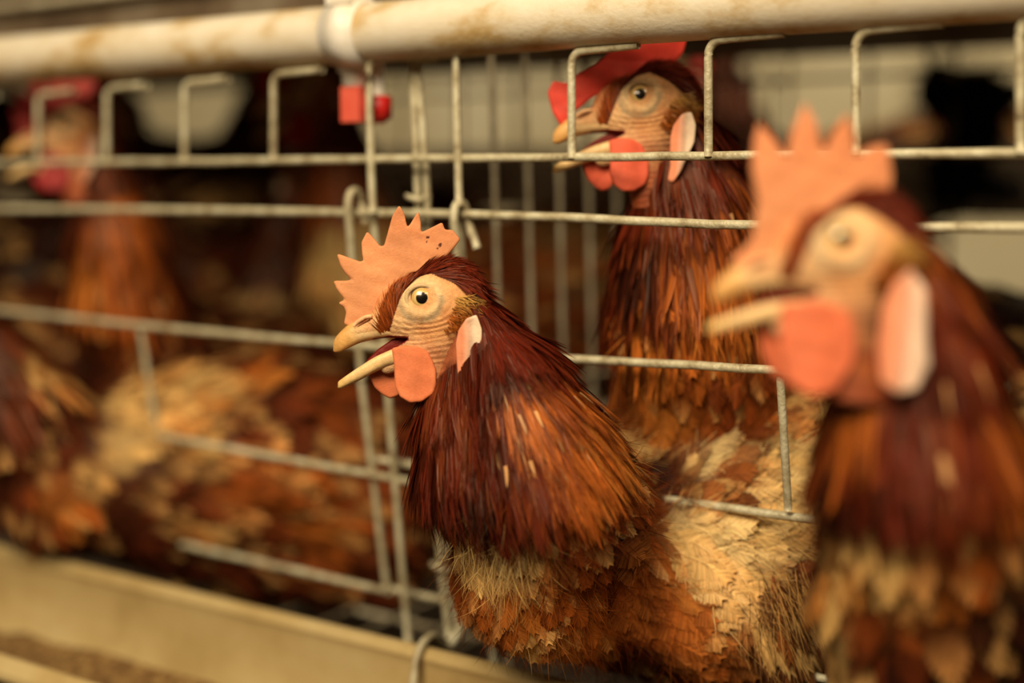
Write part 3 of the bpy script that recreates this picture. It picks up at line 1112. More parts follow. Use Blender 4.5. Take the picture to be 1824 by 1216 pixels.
    lip = np.clip(1 - np.abs(V[:, 2] - (EYE[1] - 598)) / 12, 0, 1)[:, None] * (1 - tip)
    c = c * (1 - 0.6 * lip) + lin((240, 204, 150)) * lip * 0.6
    c[(V[:, 2] < EYE[1] - 601.5) & (np.abs(V[:, 1]) < 14) & (V[:, 0] < 90)] = lin((120, 14, 12))
    ub = part('upper_beak', hw(V), F, M_HORN, root, col=np.clip(c, 0, 1))
    for sg in (1, -1):
        P = np.array([hp(x, y) + np.array([0, sg * yy, 0]) for x, y, yy in ((658, 569, 20.4), (648, 575, 19.0), (638, 582, 17.2), (632, 586, 16.2))])
        P = smooth_path(P, 5)
        V, F = tube_vf(P, np.linspace(2.0, 1.0, len(P)), 8)
        part('nostril', hw(V), F, M_HORN, ub, col=flat_col(V, (128, 74, 36)))
        P = np.array([hp(x, y) + np.array([0, sg * yy, 0]) for x, y, yy in ((662, 564, 19.5), (650, 566, 19.5), (638, 573, 17.5), (630, 581, 15.5))])
        P = smooth_path(P, 5)
        V, F = tube_vf(P, 4.0, 8)
        part('nostril_flap', hw(V), F, M_SKIN, ub, col=flat_col(V, (232, 176, 122)))
    V, F = loft_beak(LOWER)
    # hollow the top of the lower half
    X, Y, Z = V.T
    piv = hp(735, 608)
    top = np.interp(EYE[0] - X, LOWER[::-1, 0], LOWER[::-1, 1])
    hwid = np.interp(EYE[0] - X, LOWER[::-1, 0], LOWER[::-1, 3])
    tz = EYE[1] - top
    inn = np.clip(1 - (np.abs(Y) / np.maximum(hwid * 0.72, 1)) ** 2, 0, 1) * (Z > tz - 10)
    V[:, 2] -= inn * 8
    c = flat_col(V, (228, 186, 122), 0.08, 4)
    c = c * (1 - inn[:, None]) + lin((170, 34, 22)) * inn[:, None]
    tip = np.clip((V[:, 0] - 120) / 30, 0, 1)[:, None]
    c = c * (1 - tip * 0.6) + lin((216, 170, 84)) * tip * 0.6
    cj, sj = math.cos(jaw), math.sin(jaw)

    def jawrot(V):
        d = V - piv
        return piv + np.stack([d[:, 0] * cj + d[:, 2] * sj, d[:, 1], -d[:, 0] * sj + d[:, 2] * cj], -1)
    lb = part('lower_beak', hw(jawrot(V)), F, M_HORN, root, col=np.clip(c, 0, 1))
    V, F = slab(PXM([(722, 602), (700, 606), (674, 624), (652, 645), (662, 660), (700, 648), (735, 628)]), lambda Q: 9 + 0 * Q[..., 0], 2.6, None, seed=3)
    part('mouth_lining', hw(jawrot(V)), [F], M_FLESH, root, col=flat_col(V, (104, 8, 8)))
    P = smooth_path([hp(728, 622), hp(700, 625), hp(675, 636), hp(655, 650)], 6)
    V, F = tube_vf(P, np.linspace(11, 3.5, len(P)), 12)
    V[:, 2] -= 1
    part('tongue', hw(jawrot(V)), F, M_FLESH, lb, col=flat_col(V, (150, 26, 22)))
    # ---- feathers of the crown and the ear tuft
    Pl, Nl = sample_surface(HV, HF, n_crown * 5, seed)
    k = in_poly(Pl[:, [0, 2]], CROWN)
    Pl, Nl = Pl[k][:n_crown], Nl[k][:n_crown]
    cen = np.array([EYE[0] - 775, EYE[1] - 560])
    rr = Pl[:, [0, 2]] - cen
    Dl = np.stack([-rr[:, 1], 0 * rr[:, 0], rr[:, 0]], -1)
    Dl = nrm(Dl)
    back = np.clip((-Pl[:, 0] - 40) / 60, 0, 1)[:, None]
    Dl = nrm(Dl * (1 - back) + np.array([-0.45, 0, -0.9]) * back)
    Dl = nrm(Dl - (Dl * Nl).sum(1, keepdims=True) * Nl)
    n = len(Pl)
    fr = np.clip((Pl[:, 0] - 30) / 40, 0, 1)[:, None]
    v = (1 + 0.3 * rng.normal(size=(n, 1)))
    cb = np.clip((lin((70, 20, 9)) * (1 - fr) + lin((150, 66, 20)) * fr) * v, 0, 1)
    ct = np.clip((lin((112, 36, 14)) * (1 - fr) + lin((170, 84, 30)) * fr) * v, 0, 1)
    A = strips(Pl, Dl, Nl, rng.uniform(22, 44, n), rng.uniform(1.6, 3.0, n), cb, ct, lift=0.12, seg=4, jit=0.10)
    TUFT = PXM([(812, 530), (838, 524), (856, 540), (858, 572), (836, 576), (806, 590), (790, 590), (802, 560)])
    Pl, Nl = sample_surface(HV, HF, n_crown * 6, seed + 1)
    k = in_poly(Pl[:, [0, 2]], TUFT)
    Pl, Nl = Pl[k][:900], Nl[k][:900]
    n = len(Pl)
    g = np.clip(((EYE[1] - Pl[:, 2]) - 560) / -30, 0, 1)[:, None]
    c_ = (lin((168, 88, 26)) * (1 - g) + lin((214, 160, 76)) * g) * (1 + 0.25 * rng.normal(size=(n, 1)))
    c_ = np.clip(c_, 0, 1)
    Dl = nrm(np.array([-0.75, 0.25, -0.45]) * np.where(Pl[:, 1:2] > 0, [1, 1, 1], [1, -1, 1]) + 0.25 * rng.normal(size=(n, 3)))
    B_ = strips(Pl, Dl, Nl, rng.uniform(12, 22, n), rng.uniform(1.3, 2.4, n), c_ * 0.8, c_, lift=0.35, seg=3, jit=0.25)
    V = np.vstack([A[0], B_[0]])
    F = np.vstack([A[1], B_[1] + len(A[0])])
    o = part('crown_plumage', hw(V), [F], M_HACKLE, root, col=np.vstack([A[2], B_[2]]), nor=np.vstack([A[3], B_[3]]) @ R.T)
    o['kind'] = 'stuff'
    # ---- hackle
    P, N = sample_surface(BV, BF, n_hack * 6, seed + 11)
    t = spine_t(P, spine)
    k = (t < neck_end)
    # keep clear of the face
    loc = (P - O) @ R / S
    k &= ~in_poly(loc[:, [0, 2]], FACE)
    P, N, t, loc_k = P[k][:n_hack], N[k][:n_hack], t[k][:n_hack], loc[k][:n_hack]
    n = len(P)
    D = flow(P, N, spine, 0.30)
    D = nrm(D + 0.07 * rng.normal(size=D.shape))
    hc = neck_patches(P, seed + 12, 0.35)
    hl = (0.020 + 0.016 * t / max(neck_end, 1e-3)) * rng.uniform(0.8, 1.2, n) * hstretch
    ww = rng.uniform(0.0035, 0.0055, n)
    rep = np.arange(n).repeat(hstr)
    ksl = np.tile(np.linspace(-1, 1, hstr), n)
    Bv = nrm(np.cross(N, D))
    Pb = P[rep] + Bv[rep] * (ksl * ww[rep] * 0.35)[:, None] + D[rep] * (rng.uniform(0, 0.16, len(rep)) * hl[rep])[:, None]
    cc = hc[rep] * (1 + 0.16 * rng.normal(size=(len(rep), 1)))
    edge = np.abs(ksl)[:, None]
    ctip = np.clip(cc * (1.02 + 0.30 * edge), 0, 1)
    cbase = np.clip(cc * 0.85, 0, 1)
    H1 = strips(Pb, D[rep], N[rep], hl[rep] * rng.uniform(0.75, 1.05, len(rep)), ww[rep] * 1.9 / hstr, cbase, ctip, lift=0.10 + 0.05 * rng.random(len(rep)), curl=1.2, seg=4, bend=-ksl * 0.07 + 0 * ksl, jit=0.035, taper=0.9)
    parts_ = [H1]
    # a few pale shaft streaks
    ns = max(10, n_hack // 26)
    k = rng.choice(n, ns, p=None)
    k = k[(t[k] > neck_end * 0.5) & (loc_k[k][:, 0] < -125)]
    ns = len(k)
    sc_ = np.tile(lin((206, 150, 92)), (ns, 1)) * rng.uniform(0.5, 1.1, (ns, 1))
    parts_.append(strips(P[k] + N[k] * 0.0028 + D[k] * 0.006, D[k], N[k], rng.uniform(0.007, 0.015, ns), rng.uniform(0.0008, 0.0022, ns), sc_, sc_, lift=0.10, seg=4, jit=0.05, taper=0.95))
    V = np.vstack([p[0] for p in parts_])
    off = np.cumsum([0] + [len(p[0]) for p in parts_[:-1]])
    F = np.vstack([p[1] + o_ for p, o_ in zip(parts_, off)])
    C = np.vstack([p[2] for p in parts_])
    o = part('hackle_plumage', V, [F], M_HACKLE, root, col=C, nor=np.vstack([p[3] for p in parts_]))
    o['kind'] = 'stuff'
    # ---- contour feathers of the body
    P, N = sample_surface(BV, BF, int(n_body * 1.8), seed + 21)
    t = spine_t(P, spine)
    k = t > neck_end * 0.86
    P, N, t = P[k][:n_body], N[k][:n_body], t[k][:n_body]
    n = len(P)
    D = nrm(flow(P, N, spine, 0.22) + 0.16 * rng.normal(size=(n, 3)))
    D = nrm(D - (D * N).sum(1, keepdims=True) * N)
    u = (t - neck_end) / (1 - neck_end)
    L = (0.014 + 0.020 * np.clip(u, 0, 1)) * rng.uniform(0.75, 1.25, n)
    if flen is not None:
        L = L * flen
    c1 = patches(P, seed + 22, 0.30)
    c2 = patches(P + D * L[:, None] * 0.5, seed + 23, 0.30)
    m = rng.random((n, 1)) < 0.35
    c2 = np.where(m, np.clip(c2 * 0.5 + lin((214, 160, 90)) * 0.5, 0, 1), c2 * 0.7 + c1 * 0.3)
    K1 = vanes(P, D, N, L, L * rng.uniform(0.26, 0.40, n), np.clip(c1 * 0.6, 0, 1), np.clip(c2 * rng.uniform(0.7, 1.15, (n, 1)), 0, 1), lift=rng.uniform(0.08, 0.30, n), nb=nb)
    # down and loose barbs
    P2, N2 = sample_surface(BV, BF, n_fluff * 2, seed + 31)
    t2 = spine_t(P2, spine)
    k = t2 > neck_end * 0.9
    P2, N2 = P2[k][:n_fluff], N2[k][:n_fluff]
    n2 = len(P2)
    D2 = nrm(flow(P2, N2, spine, 0.35) + 0.45 * rng.normal(size=(n2, 3)))
    c = patches(P2, seed + 32, 0.4)
    c = np.clip(c * rng.uniform(0.85, 1.3, (n2, 1)), 0, 1)
    K2 = strips(P2, D2, N2, rng.uniform(0.009, 0.022, n2), rng.uniform(0.00022, 0.00055, n2), c * 0.9, c, lift=rng.uniform(0.2, 0.6, n2), seg=4, jit=0.3)
    V = np.vstack([K1[0], K2[0]])
    F = np.vstack([K1[1], K2[1] + len(K1[0])])
    C = np.vstack([K1[2], K2[2]])
    NN = np.vstack([K1[3], K2[3]])
    if wingfn is not None:
        for wv in wingfn(BV, BF):
            F = np.vstack([F, wv[1] + len(V)])
            V = np.vstack([V, wv[0]])
            C = np.vstack([C, wv[2]])
            NN = np.vstack([NN, wv[3]])
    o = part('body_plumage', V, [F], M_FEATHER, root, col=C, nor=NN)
    o['kind'] = 'stuff'
    # ---- legs
    for pxl in (legs or []):
        top = np.array(pxl, float)
        foot = np.array([top[0], top[1], H - 0.325])
        kne = (top + foot) / 2 + np.array([0.012, 0.008, 0.01])
        items = [tube_vf(smooth_path([top + ZAX * 0.02, kne, foot + ZAX * 0.005], 6), np.linspace(0.010, 0.005, 13), 10)]
        for a in (2.4, 3.0, 3.7, 0.2):
            dv = np.array([math.cos(a), math.sin(a), 0])
            ln = 0.035 if a > 1 else 0.018
            items.append(tube_vf(smooth_path([foot + ZAX * 0.006, foot + dv * ln * 0.6 + ZAX * 0.005, foot + dv * ln + ZAX * 0.0005], 4), np.linspace(0.0045, 0.002, 9), 8))
        V, F = join_vf(items)
        part('leg', V, F, M_LEG, root)
    return root


def surf_patch(chains, items):
    """patch centres: where a sight line first meets the run of body spheres"""
    sph = []
    for ch in chains:
        for (a, b) in zip(ch[:-1], ch[1:]):
            for q in np.linspace(0, 1, 7):
                v = np.array(a) * (1 - q) + np.array(b) * q
                sph.append((W(*v[:3]), v[3]))
    C = np.array([s_[0] for s_ in sph])
    Rr = np.array([s_[1] for s_ in sph])
    out = []
    for px, py, rp, k in items:
        d = ray(px, py)
        dn = d / np.linalg.norm(d)
        oc = CAM - C
        b = oc @ dn
        cc = (oc ** 2).sum(1) - Rr ** 2
        disc = b * b - cc
        if (disc > 0).any():
            t = np.where(disc > 0, -b - np.sqrt(np.maximum(disc, 0)), 1e9)
            P = CAM + dn * t.min()
        else:
            j = np.argmin(-disc)
            P = CAM + dn * (-b[j])
        dep = np.dot(P - CAM, FW)
        out.append((P, rp * dep / FPX, k))
    return out


# ---- hen A: the sharp one, head and breast out through the front
CH_A = [[(815, 540, .724, .0125), (858, 590, .723, .0138), (905, 668, .718, .0235), (935, 760, .716, .032), (955, 825, .718, .038), (990, 895, .735, .043), (970, 1000, .760, .039), (1140, 965, .866, .066), (1300, 955, .846, .0745), (1480, 930, .84, .072), (1660, 870, .85, .058), (1830, 800, .87, .035)],
        [(808, 650, .724, .0095), (806, 735, .722, .0165), (828, 820, .722, .0235), (880, 890, .738, .027), (940, 990, .757, .038)],
        [(970, 1010, .762, .038), (1080, 1040, .797, .040), (1200, 1062, .806, .042), (1350, 1078, .806, .040), (1460, 1075, .812, .036)],
        [(1180, 830, .85, .035), (1450, 780, .85, .038), (1700, 760, .87, .04)]]
SP_A = [W(*p) for p in ((800, 520, .72), (850, 630, .718), (895, 735, .715), (945, 830, .72), (985, 920, .74), (1030, 1000, .78), (1150, 985, .84), (1320, 965, .846), (1500, 930, .845), (1680, 860, .855), (1850, 790, .87))]
NP_A = Patches('mb', surf_patch(CH_A, [
    (840, 520, 50, 'm'), (900, 590, 50, 'm'), (870, 640, 40, 'md'), (800, 740, 45, 'mb'), (780, 820, 50, 'dm'), (840, 820, 45, 'dk'), (880, 760, 40, 'md'),
    (950, 640, 40, 'mb'), (990, 700, 45, 'bo'), (1030, 740, 45, 'og'), (960, 740, 50, 'bo'), (1000, 800, 55, 'ro'), (940, 830, 50, 'mb'), (900, 880, 50, 'dm'),
    (960, 940, 50, 'dk'), (1050, 830, 50, 'go'), (1090, 890, 45, 'or'), (1040, 910, 45, 'bm'), (1060, 940, 45, 'db'), (810, 880, 40, 'db')]))
BP_A = Patches('rb', surf_patch(CH_A, [
    (800, 920, 40, 'cg'), (850, 950, 55, 'cw'), (900, 965, 55, 'cw'), (870, 1010, 45, 'c'), (950, 1010, 45, 'co'), (880, 1060, 45, 'or'), (930, 1070, 40, 'og'), (1000, 1050, 60, 'ro'), (1040, 1000, 50, 'rb'),
    (960, 1120, 40, 'co'), (1040, 1110, 50, 'og'), (1080, 960, 40, 'bd'), (1110, 1000, 50, 'ro'), (1130, 1060, 60, 'rb'), (1180, 1100, 60, 'ro'), (1210, 990, 50, 'cw'), (1260, 960, 60, 'w'), (1260, 1020, 45, 'cw'),
    (1290, 1060, 55, 'wc'), (1220, 1060, 40, 'ro'), (1190, 1030, 30, 'og'), (1340, 980, 50, 'cw'), (1390, 1025, 60, 'bd'), (1420, 970, 40, 'cb'), (1440, 1000, 40, 'b'), (1350, 1070, 45, 'co'), (1400, 1090, 55, 'tb'), (1450, 1050, 50, 'tb'), (1300, 1130, 60, 'bd'), (1380, 1160, 60, 'kd'),
    (1240, 1150, 40, 'or'), (1140, 1150, 50, 'd'), (1120, 740, 50, 'bt'), (1090, 800, 40, 'tg'), (1180, 740, 40, 'bo'), (1250, 720, 40, 'cb'), (1330, 715, 40, 'cb'), (1150, 795, 40, 'ct'), (1200, 750, 45, 'bd'), (1250, 775, 55, 'b'), (1350, 765, 45, 'bo'),
    (1160, 850, 40, 'kd'), (1250, 830, 35, 'w'), (1220, 860, 40, 'bd'), (1320, 800, 50, 'bd'), (1400, 725, 45, 'bc'), (1300, 865, 45, 'bo'), (1400, 775, 30, 'bo'), (1360, 840, 60, 'cw'), (1430, 820, 45, 'cw'), (1430, 870, 50, 'cw'), (1260, 900, 40, 'cr'), (1380, 920, 50, 'cw'), (1480, 760, 50, 'cb'), (1810, 740, 50, 'tk'), (1810, 800, 50, 'tc')]))


def wing_A(BV, BF):
    """larger coverts and quills of the folded wing, in rows down and back"""
    out = []
    r = np.random.default_rng(77)
    P, N = sample_surface(BV, BF, 60000, 78)
    rel = P - CAM
    dep = rel @ FW
    px, py = CX + FPX * (rel @ RT) / dep, CY - FPX * (rel @ UP) / dep
    near = (N @ FW) < -0.1
    # rows of small coverts
    poly = [(1080, 960), (1180, 940), (1270, 990), (1330, 1090), (1400, 1180), (1280, 1200), (1160, 1150), (1080, 1060)]
    k = near & in_poly(np.stack([px, py], -1), poly)
    idx = np.nonzero(k)[0][:420]
    Pq, Nq = P[idx], N[idx]
    n = len(idx)
    D = nrm(RT * 0.80 - UP * 0.62 + 0.13 * r.normal(size=(n, 3)))
    D = nrm(D - (D * Nq).sum(1, keepdims=True) * Nq)
    L = r.uniform(0.015, 0.024, n)
    c1 = BP_A(Pq, 5, 0.3) * 0.75
    c2 = np.clip(BP_A(Pq, 6, 0.3) * 0.6 + lin((210, 130, 58)) * 0.32, 0, 1)
    out.append(vanes(Pq + Nq * 0.004, D, Nq, L, L * 0.42, c1, c2, lift=r.uniform(0.05, 0.2, n), nb=26, fringe=0.08))
    # long quills hanging at the rear of the wing
    poly = [(1290, 1040), (1440, 1000), (1500, 1060), (1480, 1130), (1330, 1120)]
    k = near & in_poly(np.stack([px, py], -1), poly)
    idx = np.nonzero(k)[0][:46]
    Pq, Nq = P[idx], N[idx]
    n = len(idx)
    D = nrm(RT * 0.30 - UP * 0.95 + 0.22 * r.normal(size=(n, 3)))
    D = nrm(D - (D * Nq).sum(1, keepdims=True) * Nq)
    L = r.uniform(0.025, 0.042, n)
    c1 = BP_A(Pq, 7, 0.3)
    out.append(vanes(Pq + Nq * 0.006, D, Nq, L, L * 0.16, c1, c1 * 0.5, lift=r.uniform(0.02, 0.12, n), nb=22, fringe=0.3))
    rep = np.arange(n).repeat(10)
    m = len(rep)
    Dh = nrm(D[rep] + 0.18 * r.normal(size=(m, 3)))
    cc = np.where(r.random((m, 1)) < 0.5, lin((190, 140, 74)), lin((52, 26, 10)))
    out.append(strips(Pq[rep] + Nq[rep] * 0.009 + r.normal(size=(m, 3)) * 0.004, Dh, Nq[rep], r.uniform(0.02, 0.04, m), r.uniform(0.0002, 0.0004, m), cc, cc, lift=0.12, seg=4, jit=0.06))
    # long pale primaries along the lower edge
    n = 12
    q = np.linspace(0, 1, n)
    Pq = np.array([W(1130 + 90 * a, 1080 + 60 * a, .795 + .0 * a) for a in q])
    Nq = nrm(np.tile(-FW, (n, 1)) + 0.1 * r.normal(size=(n, 3)))
    D = nrm(np.tile(RT * 0.85 - UP * 0.42 - FW * 0.0, (n, 1)) + 0.05 * r.normal(size=(n, 3)))
    D = nrm(D - (D * Nq).sum(1, keepdims=True) * Nq)
    c1 = np.array([lin(PAL[k_]) for k_ in r.choice(list('rbogc'), n)])
    out.append(vanes(Pq, D, Nq, r.uniform(0.06, 0.085, n), r.uniform(0.006, 0.008, n), c1 * 0.8, np.clip(c1 * 1.2, 0, 1), lift=0.04, nb=40, fringe=0.1))
    return out


make_hen('sharp rust-brown hen with upright jagged orange comb, neck and breast thrust out through the wires', (752, 532), 0.71, 0.0, CH_A, SP_A, BP_A, NP_A, 0.285,
         n_body=5600, n_hack=3800, nb=26, hstr=14, hstretch=0.9, wattle_c=(216, 118, 72), n_crown=4600, n_fluff=30000, seed=11, flen=0.9, wingfn=wing_A, jaw=0.0, yaw=math.radians(3),
         legs=[W(1180, 1130, .83), W(1280, 1130, .87)])

# ---- hen C: near, blurred, at the right
mapC = lambda pts, eye, k, a: np.array([[(-(x - eye[0])) / k * math.cos(a) + (-(y - eye[1])) / k * math.sin(a), -(-(x - eye[0])) / k * math.sin(a) + (-(y - eye[1])) / k * math.cos(a)] for x, y in pts])
AC = math.radians(5.5)
COMB_C = mapC([(1300, 470), (1340, 430), (1350, 360), (1340, 300), (1345, 250), (1352, 218), (1375, 245), (1402, 290), (1410, 240), (1432, 184), (1450, 220), (1466, 280), (1485, 235), (1508, 204), (1518, 240), (1524, 285), (1550, 262), (1580, 256), (1588, 310), (1582, 352), (1560, 390), (1500, 400), (1430, 430), (1400, 470), (1360, 500)], (1490, 430), 1.327, AC)
LOBE_C = mapC([(1600, 485), (1622, 520), (1628, 600), (1632, 650), (1610, 690), (1578, 700), (1552, 680), (1545, 620), (1552, 560), (1572, 510)], (1490, 430), 1.327, AC)
WAT_C = (mapC([(1385, 545), (1380, 620), (1392, 680), (1430, 705), (1475, 695), (1505, 650), (1512, 600), (1500, 560), (1450, 540)], (1490, 430), 1.327, AC),
         mapC([(1350, 560), (1362, 630), (1385, 672), (1420, 682), (1435, 600), (1400, 545)], (1490, 430), 1.327, AC))
CH_C = [[(1590, 440, .546, .012), (1632, 530, .550, .0165), (1655, 640, .556, .0255), (1650, 800, .564, .0355), (1648, 900, .575, .037), (1665, 1010, .600, .041), (1730, 1080, .640, .050), (1850, 1090, .72, .072), (2020, 1060, .80, .068), (2180, 980, .86, .045)],
        [(1565, 590, .548, .0095), (1572, 700, .555, .015), (1574, 800, .562, .019), (1585, 930, .580, .022), (1612, 1080, .605, .031)],
        [(1612, 1080, .605, .031), (1630, 1190, .625, .035), (1760, 1230, .67, .045)]]
SP_C = [W(*p) for p in ((1570, 400, .556), (1615, 540, .56), (1630, 680, .562), (1632, 800, .566), (1640, 900, .575), (1650, 1000, .598), (1690, 1090, .63), (1850, 1090, .72), (2020, 1050, .80), (2200, 970, .86))]
NP_C = Patches('md', surf_patch(CH_C, [(1660, 420, 60, 'rb'), (1720, 560, 60, 'bm'), (1640, 640, 60, 'md'), (1540, 720, 50, 'ob'), (1500, 740, 40, 'rb'), (1600, 800, 70, 'dm'), (1700, 760, 70, 'mb'), (1520, 850, 60, 'dk'), (1700, 880, 60, 'bd'), (1740, 960, 50, 'dk'), (1620, 920, 60, 'dm'), (1640, 970, 50, 'dk'), (1770, 760, 50, 'bo')]))
BP_C = Patches('bd', surf_patch(CH_C, [(1500, 920, 40, 'oc'), (1520, 990, 60, 'cg'), (1560, 970, 50, 'c'), (1500, 1050, 50, 'cg'), (1590, 1020, 60, 'cg'), (1510, 1130, 50, 'ct'), (1500, 1180, 40, 'tc'), (1560, 1080, 40, 'ob'), (1580, 1150, 60, 'bd'), (1650, 1060, 60, 'gr'), (1740, 1020, 60, 'or'), (1690, 1120, 60, 'rd'), (1640, 1180, 60, 'dk'), (1800, 1080, 70, 'kd'), (1790, 1020, 40, 'tg'), (1750, 1180, 70, 'kd')]))
make_hen('blurred nearest hen at right with tall pale-orange comb in front of the wires', (1490, 430), 0.528, AC, CH_C, SP_C, BP_C, NP_C, 0.335,
         n_body=1700, n_hack=1900, nb=7, hstr=6, n_crown=1800, n_fluff=3000, hstretch=0.85, seed=23, jaw=-0.16, comb=COMB_C, lobe=LOBE_C, wattles=WAT_C, flesh=(208, 134, 86), lobe_col=(226, 190, 158), wattle_c=(214, 108, 68), low=True, legs=[W(1800, 1180, .72), W(1900, 1180, .78)])

# ---- hen B: behind the wires, centre right
AB = math.radians(3.5)
COMB_B = mapC([(1000, 225), (985, 200), (976, 165), (985, 146), (1010, 150), (1030, 132), (1060, 118), (1085, 95), (1110, 88), (1135, 84), (1170, 72), (1222, 68), (1215, 95), (1195, 118), (1150, 140), (1090, 150), (1050, 175), (1020, 200)], (1137, 175), 0.925, AB)
CH_B = [[(1195, 190, .792, .012), (1232, 260, .795, .0175), (1245, 370, .80, .031), (1243, 500, .81, .041), (1245, 620, .825, .046), (1260, 760, .86, .058), (1330, 880, .94, .075), (1450, 900, 1.04, .075), (1560, 840, 1.12, .05)],
        [(1178, 320, .792, .011), (1175, 420, .80, .021), (1190, 560, .815, .034)]]
SP_B = [W(*p) for p in ((1170, 170, .79), (1205, 250, .79), (1225, 380, .80), (1240, 500, .81), (1250, 620, .83), (1270, 740, .86), (1340, 860, .95), (1460, 890, 1.05), (1580, 830, 1.12))]
NP_B = Patches('mb', surf_patch(CH_B, [(1260, 250, 50, 'dm'), (1230, 330, 50, 'mb'), (1300, 360, 50, 'rb'), (1150, 450, 35, 'dk'), (1160, 520, 40, 'db'), (1220, 460, 40, 'bo'), (1270, 440, 50, 'or'), (1290, 520, 50, 'og'), (1240, 560, 40, 'bo'), (1170, 600, 50, 'go'), (1310, 600, 50, 'ob'), (1180, 400, 30, 'b')]))
BP_B = Patches('ro', surf_patch(CH_B, [(1170, 640, 60, 'og'), (1230, 680, 60, 'or'), (1310, 670, 60, 'rb'), (1180, 720, 60, 'go'), (1290, 600, 50, 'ob')]))
make_hen('gaping hen behind the wires with low red comb folded over its head', (1137, 175), 0.775, AB, CH_B, SP_B, BP_B, NP_B, 0.40,
         n_body=1500, n_hack=1700, nb=8, hstr=6, n_crown=2200, n_fluff=2500, seed=37, jaw=-0.06, comb=COMB_B, comb_bend=lambda Q: 0.35 * np.clip(Q[:, 1] - 70, 0, 60), flesh=(206, 62, 46), wattle_c=(216, 92, 62), low=True, legs=[W(1330, 1000, .95), W(1420, 1000, 1.0)], scale=1.02)

# ---- hen D: far left, behind the wires
AD = math.radians(4)
CH_D = [[(166, 235, 1.10, .012), (190, 310, 1.105, .019), (205, 430, 1.115, .036), (225, 530, 1.13, .045), (270, 640, 1.17, .06), (400, 700, 1.27, .075), (540, 690, 1.36, .07), (640, 640, 1.43, .045)]]
SP_D = [W(*p) for p in ((150, 210, 1.10), (180, 300, 1.10), (200, 400, 1.112), (220, 510, 1.13), (270, 620, 1.17), (400, 690, 1.27), (540, 680, 1.36), (660, 630, 1.43))]
NP_D = Patches('db', surf_patch(CH_D, [(150, 480, 40, 'go'), (210, 450, 50, 'or'), (240, 360, 40, 'ro'), (250, 520, 40, 'ob')]))
BP_D = Patches('bd', surf_patch(CH_D, [(160, 560, 40, 'og'), (240, 590, 60, 'rb')]))
make_hen('blurred dark hen at far left with red comb and pink face behind the wires', (122, 222), 1.085, AD, CH_D, SP_D, BP_D, NP_D, 0.45,
         n_body=700, n_hack=800, nb=6, hstr=5, n_crown=900, n_fluff=600, seed=41, jaw=-0.02, flesh=(150, 44, 40), wattle_c=(160, 42, 44), low=True, scale=1.02, voxel=0.006, skin_gain=1.25)

# ---- hens E, F: bodies pressed against the left drop panel
CH_E = [[(-40, 600, 1.0, .02), (0, 660, 1.01, .03), (40, 740, 1.02, .042), (120, 840, 1.05, .058), (290, 830, 1.09, .075), (470, 810, 1.10, .078), (620, 840, 1.11, .068), (760, 860, 1.13, .045)],
        [(290, 850, 1.09, .06), (450, 930, 1.10, .055), (620, 960, 1.11, .05)]]
SP_E = [W(*p) for p in ((-80, 560, 1.0), (-10, 650, 1.01), (40, 740, 1.02), (130, 840, 1.05), (290, 830, 1.09), (470, 810, 1.10), (620, 840, 1.11), (780, 860, 1.13))]
BP_E = Patches('bd', surf_patch(CH_E, [(290, 700, 55, 'cg'), (330, 690, 45, 'c'), (245, 720, 40, 'c'), (225, 800, 32, 'c'), (330, 800, 30, 'cg'), (160, 860, 28, 'cg'), (110, 890, 40, 'rg'), (330, 930, 30, 'cg'), (480, 740, 60, 'db'), (560, 720, 60, 'rb'), (430, 700, 40, 'go'), (420, 860, 60, 'ro'), (520, 890, 50, 'or'), (560, 930, 40, 'og'), (300, 880, 60, 'bd'), (640, 900, 60, 'rb'), (550, 1000, 50, 'bo')]))  # default palette darkened to stand for low light behind the panel
NP_E = Patches('db', surf_patch(CH_E, [(30, 700, 40, 'bd'), (80, 680, 40, 'cg'), (60, 840, 40, 'dk')]))
make_hen('blurred patchy brown and cream hen lying low behind the left drop panel', (-130, 520), 0.985, 0.0, CH_E, SP_E, BP_E, NP_E, 0.24,
         n_body=1300, n_hack=500, nb=6, hstr=5, n_crown=500, n_fluff=900, seed=53, flesh=(190, 60, 46), low=True, voxel=0.006, flen=1.1, legs=[W(300, 1000, 1.08), W(430, 1010, 1.1)], skin_gain=0.8)

# hens deeper in, smaller in view


def far_hen(label, body_px, depth, facing, size, palette, patches, seed, mats_low=True):
    """standing hen at a place: body_px its middle, facing +1 picture left, -1 picture right"""
    cx, cy = body_px
    k = FPX / depth * size
    f = facing

    def q(dx, dz, dd, r):
        return (cx - f * dx * k, cy - dz * k, depth + dd * size, r * size)
    ch = [[q(.10, .150, 0, .018), q(.092, .105, 0, .026), q(.085, .06, 0, .036), q(.07, .01, 0, .052), q(.0, -.02, 0.01, .072), q(-.09, 0, 0.02, .066), q(-.17, .05, 0.03, .04)]]
    sp = [W(*p[:3]) for p in (q(.12, .18, 0, 0), q(.10, .13, 0, 0), q(.088, .08, 0, 0), q(.08, .03, 0, 0), q(.05, -.01, 0, 0), q(-.02, -.02, .01, 0), q(-.10, .0, .02, 0), q(-.19, .06, .03, 0))]
    bp = Patches(palette, surf_patch(ch, patches))
    npx = Patches(palette, [])
    eye = q(.118, .165, 0, 0)
    root = make_hen(label, eye[:2], depth - .012, 0.0, ch, sp, bp, npx, 0.38, n_body=420, n_hack=350, nb=5, hstr=4, n_crown=350, n_fluff=200, seed=seed, flesh=(196, 66, 52), low=True, voxel=0.008, scale=size,
                    yaw=0.0 if f > 0 else math.pi, flen=1.25, skin_gain=0.85)
    return root


